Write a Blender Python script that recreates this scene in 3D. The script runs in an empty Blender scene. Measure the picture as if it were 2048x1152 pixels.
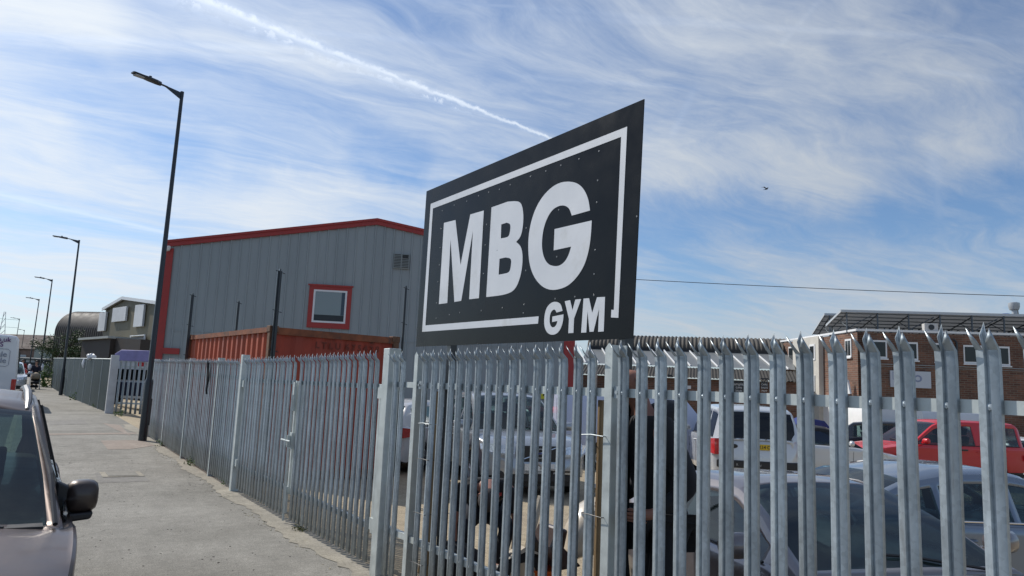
import bpy, math, random
import numpy as np
from mathutils import Vector, Matrix
R=math.radians
random.seed(7)
sc=bpy.context.scene; col=sc.collection

# ------------------------------------------------------------------ camera
FP=1480.0; CAMH=1.65
roll=math.atan(.043); pitch=math.atan(206*math.cos(roll)/FP)
UP=np.array([math.sin(roll)*math.cos(pitch),math.cos(roll)*math.cos(pitch),-math.sin(pitch)])
def ray(x,y): return np.array([x-1024,576-y,-FP])/FP
vy=ray(42,740.1); vy=vy-UP*vy.dot(UP); YV=vy/np.linalg.norm(vy); XV=np.cross(YV,UP)
RM=np.array([XV,YV,UP])
C0=np.array([0,0,CAMH])
def at(px,py,d): return C0+RM@ray(px,py)*d           # point d metres in front of the lens plane
def atX(px,py,X): v=RM@ray(px,py); return C0+v*(X/v[0])
cam=bpy.data.objects.new('camera',bpy.data.cameras.new('camera')); col.objects.link(cam)
cam.matrix_world=Matrix([[*RM[0],0],[*RM[1],0],[*RM[2],CAMH],[0,0,0,1]])
cam.data.sensor_width=36; cam.data.lens=36*FP/2048; cam.data.clip_end=5000; cam.data.clip_start=.05
sc.camera=cam
sc.render.resolution_x=1024; sc.render.resolution_y=576
sc.view_settings.view_transform='Standard'; sc.view_settings.look='None'; sc.view_settings.gamma=1
sc.view_settings.exposure=0.0

# ------------------------------------------------------------------ sun and sky
EL=R(40.5); AZ=R(-24.5)                 # azimuth from +Y towards +X
SD=Vector((math.sin(AZ)*math.cos(EL),math.cos(AZ)*math.cos(EL),math.sin(EL)))
sun=bpy.data.objects.new('sun',bpy.data.lights.new('sun','SUN')); col.objects.link(sun)
sun.data.energy=4.3; sun.data.angle=R(.53); sun.data.color=(1,.945,.86)
sun.rotation_euler=SD.to_track_quat('Z','Y').to_euler()

def nd(nt,t,ins=None,**kw):
    n=nt.nodes.new(t)
    for k,v in kw.items(): setattr(n,k,v)
    for k,v in (ins or {}).items():
        s=n.inputs[k]
        if hasattr(v,'is_output') : nt.links.new(v,s)
        else: s.default_value=v
    return n
def mth(nt,op,a,b=None,c=None,clamp=False):
    n=nt.nodes.new('ShaderNodeMath'); n.operation=op; n.use_clamp=clamp
    for i,v in enumerate((a,b,c)):
        if v is None: continue
        if hasattr(v,'is_output'): nt.links.new(v,n.inputs[i])
        else: n.inputs[i].default_value=v
    return n.outputs[0]
def sstep(nt,x,a,b):
    n=nt.nodes.new('ShaderNodeMapRange'); n.interpolation_type='SMOOTHSTEP'
    nt.links.new(x,n.inputs[0]); n.inputs[1].default_value=a; n.inputs[2].default_value=b
    return n.outputs[0]
world=bpy.data.worlds.new('World'); sc.world=world; world.use_nodes=True
nt=world.node_tree; nt.nodes.clear()
sky=nd(nt,'ShaderNodeTexSky',sky_type='NISHITA',sun_disc=False,sun_elevation=EL,sun_rotation=AZ,altitude=20,air_density=1.0,dust_density=.6,ozone_density=3.0)
tc=nd(nt,'ShaderNodeTexCoord').outputs['Generated']
sep=nd(nt,'ShaderNodeSeparateXYZ',{0:tc})
den=mth(nt,'MAXIMUM',mth(nt,'ADD',sep.outputs[2],.10),.03)
u=mth(nt,'DIVIDE',sep.outputs[0],den); v=mth(nt,'DIVIDE',sep.outputs[1],den)
uv=nd(nt,'ShaderNodeCombineXYZ',{0:u,1:v,2:0.0}).outputs[0]
def mapn(vec,rot,scale,loc=(0,0,0)):
    return nd(nt,'ShaderNodeMapping',{'Vector':vec,'Rotation':(0,0,R(rot)),'Scale':scale,'Location':loc}).outputs[0]
def noise(vec,s,det=6,rough=.55,dist=0.):
    return nd(nt,'ShaderNodeTexNoise',{'Vector':vec,'Scale':s,'Detail':det,'Roughness':rough,'Distortion':dist}).outputs['Fac']
wv=nd(nt,'ShaderNodeTexNoise',{'Vector':uv,'Scale':1.1,'Detail':3.,'Roughness':.5}).outputs['Color']
wv=nd(nt,'ShaderNodeVectorMath',{0:wv,1:(.5,.5,.5)},operation='SUBTRACT').outputs[0]
wuv=nd(nt,'ShaderNodeVectorMath',{0:uv,1:nd(nt,'ShaderNodeVectorMath',{0:wv,'Scale':.55},operation='SCALE').outputs[0]},operation='ADD').outputs[0]
big=noise(mapn(wuv,0,(.38,.9,1),(3.1,.7,0)),1.0,4,.5,.4)
streak=noise(mapn(wuv,0,(.30,1.25,1),(.3,2.2,0)),2.6,9,.62,.5)
fine=noise(mapn(wuv,12,(.55,1.6,1),(5,1,0)),6.5,9,.70,.6)
def arc(p,q,wid,amp,wob,feather=.6,taper=0.,wf=0.):
    a=Vector(RM@ray(*p)).normalized(); b=Vector(RM@ray(*q)).normalized()
    n=a.cross(b).normalized(); m=((a+b)/2).normalized(); t=n.cross(m); half=math.asin(min(1,(b-a).length/2))
    dn=nd(nt,'ShaderNodeVectorMath',{0:tc,1:tuple(n)},operation='DOT_PRODUCT').outputs['Value']
    dt=nd(nt,'ShaderNodeVectorMath',{0:tc,1:tuple(t)},operation='DOT_PRODUCT').outputs['Value']
    dm=nd(nt,'ShaderNodeVectorMath',{0:tc,1:tuple(m)},operation='DOT_PRODUCT').outputs['Value']
    nz=mth(nt,'SUBTRACT',wobn,.5)
    dn=mth(nt,'ADD',dn,mth(nt,'MULTIPLY',nz,wob))
    if wf: dn=mth(nt,'ADD',dn,mth(nt,'MULTIPLY',mth(nt,'SUBTRACT',wobf,.5),wf))
    dn=mth(nt,'ABSOLUTE',dn)
    if taper:
        k_=mth(nt,'MAXIMUM',mth(nt,'SUBTRACT',1.0,mth(nt,'MULTIPLY',mth(nt,'ADD',mth(nt,'DIVIDE',dt,half),1.0),taper*.5)),.08)
        dn=mth(nt,'DIVIDE',dn,k_)
    band=mth(nt,'SUBTRACT',1.0,sstep(nt,dn,0.0,wid))
    end=mth(nt,'SUBTRACT',1.0,sstep(nt,mth(nt,'ABSOLUTE',dt),half*(1-feather*.5),half*(1+feather*.5)))
    front=mth(nt,'GREATER_THAN',dm,0.0)
    return mth(nt,'MULTIPLY',mth(nt,'MULTIPLY',mth(nt,'MULTIPLY',band,end),front),amp)
wobn=noise(tc,9.0,5,.6)
wobf=noise(tc,60.0,4,.65)
dens=mth(nt,'MULTIPLY',big,.75)
dens=mth(nt,'ADD',dens,mth(nt,'MULTIPLY',streak,1.35))
dens=mth(nt,'ADD',dens,mth(nt,'MULTIPLY',fine,.55))
for p,q,w_,a_,wb in [((-200,240),(700,470),.11,.40,.12),((500,400),(900,400),.06,.20,.1),((-200,60),(240,10),.09,.38,.1),((1250,330),(1700,390),.075,.34,.1),
                 ((1300,60),(1950,260),.20,.22,.25),((1450,540),(2300,620),.10,.22,.1),((-200,560),(900,590),.09,.34,.1),((500,640),(2200,690),.07,.25,.05),((1820,330),(2200,240),.06,.2,.1)
                 ,((200,130),(750,330),.06,.16,.1)]:
    dens=mth(nt,'ADD',dens,arc(p,q,w_,a_,wb))
for p,q,w_,a_ in [((700,300),(860,320),.05,-.2),((150,290),(420,320),.06,-.2),((1300,420),(1850,470),.05,-.2),((1750,400),(2150,420),.09,-.25),((760,20),(1120,60),.05,-.12),((1330,540),(1600,545),.03,-.12)]:
    dens=mth(nt,'ADD',dens,arc(p,q,w_,a_,.1))
cl=nd(nt,'ShaderNodeMapRange',{0:dens,1:.98,2:2.02,3:.0,4:1.0}).outputs[0]
cl=sstep(nt,cl,-.12,1.05)
# old and fresh vapour trails
tr=arc((330,-30),(1120,285),.0165,.9,.006,.12,.75,.012)
knob=arc((300,-22),(940,230),.022,.75,.006,.3,.8,.03)
trail=mth(nt,'MAXIMUM',tr,mth(nt,'MULTIPLY',knob,sstep(nt,wobf,.36,.62)))
trail=mth(nt,'MULTIPLY',trail,mth(nt,'ADD',.55,mth(nt,'MULTIPLY',wobf,.75)))
for p,q,w_,a_ in [((-60,375),(380,478),.007,.6),((-60,70),(560,98),.009,.35),((600,62),(990,98),.006,.3),((770,-8),(1500,52),.007,.30),((1024,150),(1400,178),.005,.3),((1390,170),(1345,270),.008,.3),((1865,300),(1880,440),.012,.22),((1024,30),(2100,85),.006,.3),((0,86),(600,120),.005,.25),((1640,0),(1560,90),.006,.2),((1850,140),(2100,175),.005,.25)]:
    trail=mth(nt,'MAXIMUM',trail,arc(p,q,w_,a_,.006,.5))
fac=mth(nt,'MAXIMUM',cl,trail)
# haze near the horizon whitens the sky
hz=mth(nt,'SUBTRACT',1.0,sstep(nt,sep.outputs[2],-.02,.24))
fac=mth(nt,'MAXIMUM',fac,mth(nt,'MULTIPLY',hz,.52))
# clouds glow more towards the sun
sdot=nd(nt,'ShaderNodeVectorMath',{0:tc,1:tuple(SD)},operation='DOT_PRODUCT').outputs['Value']
glow=sstep(nt,sdot,.2,1.0)
cbr=mth(nt,'ADD',mth(nt,'ADD',5.0,mth(nt,'MULTIPLY',trail,1.6)),mth(nt,'MULTIPLY',glow,2.9))
ccol=nd(nt,'ShaderNodeMix',{'Factor':cl,6:(.80,.90,1.05,1),7:(.91,.98,1.06,1)},data_type='RGBA').outputs[2]
cc=nd(nt,'ShaderNodeVectorMath',{0:ccol,'Scale':cbr},operation='SCALE').outputs[0]
skyc=nd(nt,'ShaderNodeMix',{'Factor':1.0,6:sky.outputs[0],7:(.74,.86,.98,1)},data_type='RGBA',blend_type='MULTIPLY').outputs[2]
mx=nd(nt,'ShaderNodeMix',{'Factor':fac,6:skyc,7:cc},data_type='RGBA').outputs[2]
bg=nd(nt,'ShaderNodeBackground',{'Color':mx,'Strength':.12})
nd(nt,'ShaderNodeOutputWorld',{'Surface':bg.outputs[0]})

# ------------------------------------------------------------------ materials
MC={}
def mat(name,c,rough=.6,metal=0.,var=.0,vs=8.,bump=0.,bs=60.,coat=0.,spec=.5,stretch=(1,1,1),dirt=None,ds=3.,dcut=(.5,.7),emit=None):
    if name in MC: return MC[name]
    m=bpy.data.materials.new(name); m.use_nodes=True; nt=m.node_tree; b=nt.nodes['Principled BSDF']
    b.inputs['Base Color'].default_value=(*c,1); b.inputs['Roughness'].default_value=rough; b.inputs['Metallic'].default_value=metal
    b.inputs['Coat Weight'].default_value=coat; b.inputs['Coat Roughness'].default_value=.04; b.inputs['Specular IOR Level'].default_value=spec
    if var or bump or dirt:
        tcn=nd(nt,'ShaderNodeTexCoord').outputs['Object']
        mp=nd(nt,'ShaderNodeMapping',{'Vector':tcn,'Scale':stretch}).outputs[0]
        colr=None
        if var:
            n=nd(nt,'ShaderNodeTexNoise',{'Vector':mp,'Scale':vs,'Detail':6.,'Roughness':.6}).outputs['Fac']
            lo=tuple(max(0,x*(1-var)) for x in c); hi=tuple(x*(1+var) for x in c)
            mr=nd(nt,'ShaderNodeMapRange',{0:n,1:.3,2:.7}).outputs[0]
            colr=nd(nt,'ShaderNodeMix',{'Factor':mr,6:(*lo,1),7:(*hi,1)},data_type='RGBA').outputs[2]
            rr=nd(nt,'ShaderNodeMapRange',{0:n,1:.3,2:.7,3:max(0,rough-.08),4:min(1,rough+.1)}).outputs[0]
            nt.links.new(rr,b.inputs['Roughness'])
        if dirt:
            n2=nd(nt,'ShaderNodeTexNoise',{'Vector':mp,'Scale':ds,'Detail':8.,'Roughness':.7}).outputs['Fac']
            f=sstep(nt,n2,*dcut)
            base=colr if colr is not None else (*c,1)
            colr=nd(nt,'ShaderNodeMix',{'Factor':f,6:base,7:(*dirt,1)},data_type='RGBA').outputs[2]
        if colr is not None: nt.links.new(colr,b.inputs['Base Color'])
        if bump:
            n3=nd(nt,'ShaderNodeTexNoise',{'Vector':mp,'Scale':bs,'Detail':4.}).outputs['Fac']
            bn=nd(nt,'ShaderNodeBump',{'Height':n3,'Strength':bump,'Distance':.01}).outputs[0]
            nt.links.new(bn,b.inputs['Normal'])
    MC[name]=m; return m
def brick_mat(name,c1,c2,mortar):
    m=bpy.data.materials.new(name); m.use_nodes=True; nt=m.node_tree; b=nt.nodes['Principled BSDF']; b.inputs['Roughness'].default_value=.9
    g=nd(nt,'ShaderNodeNewGeometry'); tcn=nd(nt,'ShaderNodeTexCoord').outputs['Object']
    s=nd(nt,'ShaderNodeSeparateXYZ',{0:tcn}); s2=mth(nt,'ADD',s.outputs[0],s.outputs[1])
    vec=nd(nt,'ShaderNodeCombineXYZ',{0:s2,1:s.outputs[2],2:0.}).outputs[0]
    br=nd(nt,'ShaderNodeTexBrick',{'Vector':vec,'Color1':(*c1,1),'Color2':(*c2,1),'Mortar':(*mortar,1),'Scale':1.,'Mortar Size':.014,'Brick Width':.36,'Row Height':.12,'Bias':.0})
    n=nd(nt,'ShaderNodeTexNoise',{'Vector':tcn,'Scale':.9,'Detail':5.}).outputs['Fac']
    f=nd(nt,'ShaderNodeMapRange',{0:n,1:.3,2:.7,3:.75,4:1.2}).outputs[0]
    cc=nd(nt,'ShaderNodeVectorMath',{0:br.outputs[0],'Scale':f},operation='SCALE').outputs[0]
    nt.links.new(cc,b.inputs['Base Color']); return m
galv=mat('galvanised_steel',(.35,.40,.435),.42,.55,.16,14,.12,40,stretch=(1,1,.35),dirt=(.30,.34,.37),ds=22,dcut=(.55,.75))
def vary(m,amt,rust=None):
    nt=m.node_tree; b=nt.nodes['Principled BSDF']; oi=nd(nt,'ShaderNodeObjectInfo').outputs['Random']
    l=b.inputs['Base Color'].links[0].from_socket
    f=nd(nt,'ShaderNodeMapRange',{0:oi,1:0.,2:1.,3:1-amt,4:1+amt}).outputs[0]
    v_=nd(nt,'ShaderNodeVectorMath',{0:l,'Scale':f},operation='SCALE').outputs[0]
    for n in nt.nodes:
        if n.type=='MAPPING':
            o3=nd(nt,'ShaderNodeCombineXYZ',{0:mth(nt,'MULTIPLY',oi,37.),1:mth(nt,'MULTIPLY',oi,91.),2:mth(nt,'MULTIPLY',oi,53.)}).outputs[0]; nt.links.new(o3,n.inputs['Location'])
    # spangle: small crystalline cells of the zinc, and faint run marks
    tc_=nd(nt,'ShaderNodeTexCoord').outputs['Object']
    vo=nd(nt,'ShaderNodeTexVoronoi',{'Vector':tc_,'Scale':55.}).outputs['Color']
    sx=nd(nt,'ShaderNodeSeparateXYZ',{0:vo}).outputs[0]; g=nd(nt,'ShaderNodeMapRange',{0:sx,1:0.,2:1.,3:.90,4:1.10}).outputs[0]
    v_=nd(nt,'ShaderNodeVectorMath',{0:v_,'Scale':g},operation='SCALE').outputs[0]
    mp=nd(nt,'ShaderNodeMapping',{'Vector':nd(nt,'ShaderNodeNewGeometry').outputs['Position'],'Scale':(14,14,1.2)}).outputs[0]
    st=nd(nt,'ShaderNodeTexNoise',{'Vector':mp,'Scale':1.6,'Detail':6.,'Roughness':.7}).outputs['Fac']; f=mth(nt,'MULTIPLY',sstep(nt,st,.56,.74),.45)
    v_=nd(nt,'ShaderNodeMix',{'Factor':f,6:v_,7:(.17,.16,.14,1)},data_type='RGBA').outputs[2]
    nt.links.new(v_,b.inputs['Base Color'])
vary(galv,.14)
galv_pale=mat('galvanised_post',(.50,.54,.53),.5,.35,.14,9,.1,30,dirt=(.40,.38,.30),ds=2.5,dcut=(.6,.85))
galv_old=mat('weathered_galvanised',(.33,.37,.39),.5,.5,.15,10,.1,30,stretch=(1,1,.4))
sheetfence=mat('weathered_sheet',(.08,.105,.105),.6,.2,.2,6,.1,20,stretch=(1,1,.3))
blackp=mat('black_paint',(.012,.016,.022),.35,.0,.2,6,coat=.2)
blackplastic=mat('black_plastic',(.018,.018,.02),.45,0,.2,20)
rubber=mat('rubber',(.02,.02,.021),.85)
chrome=mat('chrome',(.75,.76,.78),.12,1)
alloy=mat('alloy',(.45,.46,.48),.3,.8)
asphalt_p=None
glassd=None
def glass(name,tint,dark,mixf):
    m=bpy.data.materials.new(name); m.use_nodes=True; nt=m.node_tree; nt.nodes.clear()
    tr=nd(nt,'ShaderNodeBsdfTransparent',{'Color':(*tint,1)}); gl=nd(nt,'ShaderNodeBsdfGlossy',{'Color':(.9,.95,1,1),'Roughness':.02})
    df=nd(nt,'ShaderNodeBsdfDiffuse',{'Color':(*dark,1)})
    m1=nd(nt,'ShaderNodeMixShader',{0:mixf,1:tr.outputs[0],2:df.outputs[0]})
    fr=nd(nt,'ShaderNodeFresnel',{'IOR':1.55}); f=mth(nt,'ADD',mth(nt,'MULTIPLY',fr.outputs[0],.75),.01,clamp=True)
    m2=nd(nt,'ShaderNodeMixShader',{0:f,1:m1.outputs[0],2:gl.outputs[0]})
    nd(nt,'ShaderNodeOutputMaterial',{0:m2.outputs[0]}); return m
carglass=glass('car_glass',(.50,.64,.62),(.012,.02,.022),.25)
darkglass=glass('tinted_glass',(.08,.09,.10),(.01,.012,.015),.5)
winglass=glass('window_glass',(.25,.3,.3),(.02,.03,.035),.5)
white=mat('white_paint',(.72,.73,.74),.4,0,.04,3)
whitesheet=mat('white_sheet',(.62,.64,.67),.45,0,.05,3)
skin=mat('skin',(.42,.23,.16),.55,0,.12,12)
skind=mat('tanned_skin',(.30,.14,.10),.55,0,.12,12)

# ------------------------------------------------------------------ mesh helpers
class MB:
    def __init__(s): s.v=[]; s.f=[]
    def add(s,vs,fs):
        o=len(s.v); s.v+= [tuple(map(float,p)) for p in vs]; s.f+=[tuple(i+o for i in f) for f in fs]; return s
    def box(s,x0,x1,y0,y1,z0,z1,M=None):
        vs=[(x,y,z) for z in (z0,z1) for y in (y0,y1) for x in (x0,x1)]
        if M is not None: vs=[tuple(M@Vector(p)) for p in vs]
        return s.add(vs,[(0,2,3,1),(4,5,7,6),(0,1,5,4),(2,6,7,3),(0,4,6,2),(1,3,7,5)])
    def prism(s,poly,axis_vec):
        # poly: 3-D outline, extruded along axis_vec
        n=len(poly); a=Vector(axis_vec); p2=[tuple(Vector(p)+a) for p in poly]
        return s.add(list(map(tuple,poly))+p2,[tuple(range(n))[::-1],tuple(range(n,2*n))]+[(i,(i+1)%n,n+(i+1)%n,n+i) for i in range(n)])
    def tube(s,pts,r,n=10,cap=True):
        pts=[Vector(p) for p in pts]; rs=r if isinstance(r,(list,tuple)) else [r]*len(pts)
        rings=[]; prev=None
        for i,p in enumerate(pts):
            d=(pts[min(i+1,len(pts)-1)]-pts[max(i-1,0)]).normalized()
            if prev is None:
                a=d.orthogonal().normalized()
            else: a=(prev-d*prev.dot(d)).normalized()
            prev=a; b=d.cross(a)
            rings.append([p+(a*math.cos(t)+b*math.sin(t))*rs[i] for t in [2*math.pi*k/n for k in range(n)]])
        vs=[tuple(q) for r_ in rings for q in r_]; fs=[]
        for i in range(len(rings)-1):
            for k in range(n): fs.append((i*n+k,i*n+(k+1)%n,(i+1)*n+(k+1)%n,(i+1)*n+k))
        if cap: fs.append(tuple(range(n))[::-1]); fs.append(tuple((len(rings)-1)*n+k for k in range(n)))
        return s.add(vs,fs)
    def lathe(s,prof,c,axis='z',n=24):
        # prof: (r,h) pairs
        vs=[];fs=[]
        for (r,h) in prof:
            for k in range(n):
                a=2*math.pi*k/n; x,y=r*math.cos(a),r*math.sin(a)
                p=(x,y,h) if axis=='z' else ((x,h,y) if axis=='y' else (h,x,y))
                vs.append((c[0]+p[0],c[1]+p[1],c[2]+p[2]))
        for i in range(len(prof)-1):
            for k in range(n): fs.append((i*n+k,i*n+(k+1)%n,(i+1)*n+(k+1)%n,(i+1)*n+k))
        return s.add(vs,fs)
    def build(s,name,m,parent=None,smooth=False,angle=40,bevel=0,loc=None):
        me=bpy.data.meshes.new(name); me.from_pydata(s.v,[],s.f); me.validate(); me.update()
        if smooth:
            for p in me.polygons: p.use_smooth=True
            me.set_sharp_from_angle(angle=R(angle))
        if m: me.materials.append(m)
        o=bpy.data.objects.new(name,me); col.objects.link(o)
        if parent: o.parent=parent
        if bevel:
            b=o.modifiers.new('bevel','BEVEL'); b.width=bevel; b.segments=2; b.limit_method='ANGLE'; b.angle_limit=R(50)
        if loc is not None: o.location=loc
        return o
def tag(o,label=None,cat=None,group=None,kind=None):
    if label: o['label']=label
    if cat: o['category']=cat
    if group: o['group']=group
    if kind: o['kind']=kind
    return o
def empty(name,loc=(0,0,0),rz=0,label=None,cat=None,group=None):
    o=bpy.data.objects.new(name,None); col.objects.link(o); o.location=loc; o.rotation_euler=(0,0,rz); o.empty_display_size=.2
    return tag(o,label,cat,group)
def copy_tree(o,parent=None):
    c=o.copy(); col.objects.link(c); c.parent=parent
    for ch in list(o.children): copy_tree(ch,c)
    return c
def text_mesh(name,s,size,m,parent,M,thick=.002,align='LEFT',bold=0.,sx=1.):
    cu=bpy.data.curves.new('t','FONT'); cu.body=s; cu.size=size; cu.extrude=thick; cu.align_x=align; cu.offset=bold; cu.resolution_u=3
    t=bpy.data.objects.new('t',cu); col.objects.link(t); bpy.context.view_layer.update()
    me=bpy.data.meshes.new_from_object(t.evaluated_get(bpy.context.evaluated_depsgraph_get()))
    bpy.data.objects.remove(t); me.name=name
    me.transform(M@Matrix.Diagonal((sx,1,1,1))); me.materials.clear(); me.materials.append(m)
    o=bpy.data.objects.new(name,me); col.objects.link(o)
    if parent: o.parent=parent
    return o
def wall_frame(o,xdir,normal=None,up=(0,0,1)):
    # matrix mapping text x->xdir, text y->up, text z->normal
    x=Vector(xdir).normalized(); u_=Vector(up).normalized(); n=x.cross(u_).normalized() 
    M=Matrix(((x.x,u_.x,n.x,o[0]),(x.y,u_.y,n.y,o[1]),(x.z,u_.z,n.z,o[2]),(0,0,0,1))); return M
def sm(t): t=max(0,min(1,t)); return t*t*(3-2*t)

# ------------------------------------------------------------------ terrain
FX=2.77
def fenceX(Y):
    return float(np.interp(Y,[6.3,11.6,21,30.6,45,59,130,300],[2.77,2.80,2.84,2.80,2.08,1.82,-1.0,-8]))
def kerbX(Y): return float(np.interp(Y,[15,50,70,130,300],[0.0,.28,.05,-2.6,-10]))-.02
def zs(Y): return .012*max(0,min(Y,130)-11)
def zy(X,Y):
    k=sm((X-2.9)/3)
    return zs(Y)*(1-k)-.18*sm((X-3)/1.0)*sm((7-Y)/3)-.02*max(0,min(X,32)-3.5)-.008*max(0,min(X,32)-8)*sm((X-8)/6)*0.6
def grid(xs_of_y,ys,zf):
    vs=[];fs=[]
    n=len(xs_of_y(ys[0]))
    for Y in ys:
        for X in xs_of_y(Y): vs.append((X,Y,zf(X,Y)))
    for j in range(len(ys)-1):
        for i in range(n-1): a=j*n+i; fs.append((a,a+1,a+n+1,a+n))
    return MB().add(vs,fs)
def ground_mat(name,c,c2,spk,bump,crackc=None,patch=None,scale=1.):
    m=bpy.data.materials.new(name); m.use_nodes=True; nt=m.node_tree; b=nt.nodes['Principled BSDF']; b.inputs['Roughness'].default_value=.9
    b.inputs['Specular IOR Level'].default_value=.25
    P=nd(nt,'ShaderNodeNewGeometry').outputs['Position']
    n1=nd(nt,'ShaderNodeTexNoise',{'Vector':P,'Scale':.55*scale,'Detail':6.,'Roughness':.6}).outputs['Fac']
    n2=nd(nt,'ShaderNodeTexNoise',{'Vector':P,'Scale':85.,'Detail':3.,'Roughness':.7}).outputs['Fac']
    n3=nd(nt,'ShaderNodeTexNoise',{'Vector':P,'Scale':4.5,'Detail':8.,'Roughness':.7}).outputs['Fac']
    a=nd(nt,'ShaderNodeMix',{'Factor':nd(nt,'ShaderNodeMapRange',{0:n1,1:.35,2:.65}).outputs[0],6:(*c,1),7:(*c2,1)},data_type='RGBA').outputs[2]
    f=nd(nt,'ShaderNodeMapRange',{0:n2,1:.3,2:.7,3:1-spk,4:1+spk}).outputs[0]
    n4=nd(nt,'ShaderNodeTexNoise',{'Vector':P,'Scale':24.,'Detail':5.,'Roughness':.8}).outputs['Fac']
    f4=nd(nt,'ShaderNodeMapRange',{0:n4,1:.32,2:.68,3:.80,4:1.2}).outputs[0]
    f2=mth(nt,'MULTIPLY',nd(nt,'ShaderNodeMapRange',{0:n3,1:.3,2:.7,3:.80,4:1.14}).outputs[0],f4)
    colr=nd(nt,'ShaderNodeVectorMath',{0:a,'Scale':mth(nt,'MULTIPLY',f,f2)},operation='SCALE').outputs[0]
    if crackc:
        dP=nd(nt,'ShaderNodeVectorMath',{0:P,1:nd(nt,'ShaderNodeTexNoise',{'Vector':P,'Scale':2.,'Detail':5.}).outputs['Color']},operation='ADD').outputs[0]
        vo=nd(nt,'ShaderNodeTexVoronoi',{'Vector':dP,'Scale':.55},feature='DISTANCE_TO_EDGE').outputs['Distance']
        gate=sstep(nt,nd(nt,'ShaderNodeTexNoise',{'Vector':P,'Scale':.9}).outputs['Fac'],.52,.62)
        cr=mth(nt,'MULTIPLY',mth(nt,'SUBTRACT',1.,sstep(nt,vo,.0,.012)),gate)
        colr=nd(nt,'ShaderNodeMix',{'Factor':mth(nt,'MULTIPLY',cr,.75),6:colr,7:(*crackc,1)},data_type='RGBA').outputs[2]
        # little dark spots of chewing gum and grit
        vs_=nd(nt,'ShaderNodeTexVoronoi',{'Vector':P,'Scale':2.6}).outputs['Distance']
        sp=mth(nt,'SUBTRACT',1.,sstep(nt,vs_,.02,.045))
        colr=nd(nt,'ShaderNodeMix',{'Factor':mth(nt,'MULTIPLY',sp,.6),6:colr,7:(.05,.05,.045,1)},data_type='RGBA').outputs[2]
    nt.links.new(colr,b.inputs['Base Color'])
    bn=nd(nt,'ShaderNodeBump',{'Height':n2,'Strength':bump,'Distance':.006}).outputs[0]; nt.links.new(bn,b.inputs['Normal'])
    return m
pave_m=ground_mat('pavement_asphalt',(.195,.186,.163),(.285,.272,.242),.5,.8,(.10,.095,.085))
road_m=ground_mat('road_asphalt',(.10,.10,.10),(.13,.13,.128),.3,.5,(.05,.05,.05))
yard_m=ground_mat('yard_gravel',(.42,.35,.24),(.34,.28,.20),.55,.9)
conc_m=ground_mat('concrete_strip',(.34,.31,.25),(.26,.24,.20),.3,.5,(.10,.10,.08),scale=3)
earth_m=ground_mat('earth',(.10,.10,.07),(.13,.12,.09),.3,.5)
ys0=[-30,-15,-8,-5,-3]+[i*1.0 for i in range(-2,32)]+[34,38,42,46,50,56,62,70,80,90,110,130,170,230,300]
ysb=[-900,-400,-150,-60]+ys0+[400,600,1200,2500]
def big_x(Y): return [-2500,-900,-300,-100,-40,-20,-10,-7,kerbX(Y),fenceX(Y)]+[fenceX(Y)+k for k in (.5,1,1.5,2,3,4.5,6,9,13,18,24,30,40,70,150,400,900,2500)]
def zbig(X,Y):
    return (zs(Y)-.15 if X<fenceX(Y)+.01 else zy(X,Y))-.10
tag(grid(big_x,ysb,zbig).build('ground',earth_m),kind='structure')
tag(grid(lambda Y:[-9+kerbX(Y)*.6,-5+kerbX(Y)*.8,kerbX(Y)-.12],ys0,lambda X,Y:zs(Y)-.115).build('road',road_m),kind='structure')
tag(grid(lambda Y:[kerbX(Y)+(fenceX(Y)+.12-kerbX(Y))*k/6 for k in range(7)],ys0,lambda X,Y:zs(Y)).build('pavement',pave_m),kind='structure')
rj=random.Random(3)
tag(grid(lambda Y:[fenceX(Y)-.19+.05*math.sin(Y*2.1)+rj.uniform(-.035,.035),fenceX(Y)-.05,fenceX(Y)+.10],[k*.13-2 for k in range(210)],lambda X,Y:zs(Y)+.005).build('concrete_edging',conc_m),kind='structure')
kb=MB()
ky=[-8+k*.915 for k in range(150)]
for k in range(len(ky)-1):
    a,b=ky[k],ky[k+1]-.008
    kb.add([(kerbX(a)-.12,a,zs(a)-.2),(kerbX(a),a,zs(a)-.2),(kerbX(b),b,zs(b)-.2),(kerbX(b)-.12,b,zs(b)-.2),
            (kerbX(a)-.12,a,zs(a)+.004),(kerbX(a),a,zs(a)+.004),(kerbX(b),b,zs(b)+.004),(kerbX(b)-.12,b,zs(b)+.004)],[(0,3,2,1),(4,5,6,7),(0,1,5,4),(2,3,7,6),(0,4,7,3),(1,2,6,5)])
tag(kb.build('kerb',conc_m),kind='structure')
tag(grid(lambda Y:[fenceX(Y)+k for k in (.12,.4,.8,1.2,1.6,2.2,3,4,5.5,7,10,14,18,24,30,40,60,90)],[y for y in ys0 if y<=90],zy).build('yard',yard_m),kind='structure')

def yz(P,off=0): return Vector((P[0],P[1],zy(P[0],P[1])+off))

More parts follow.
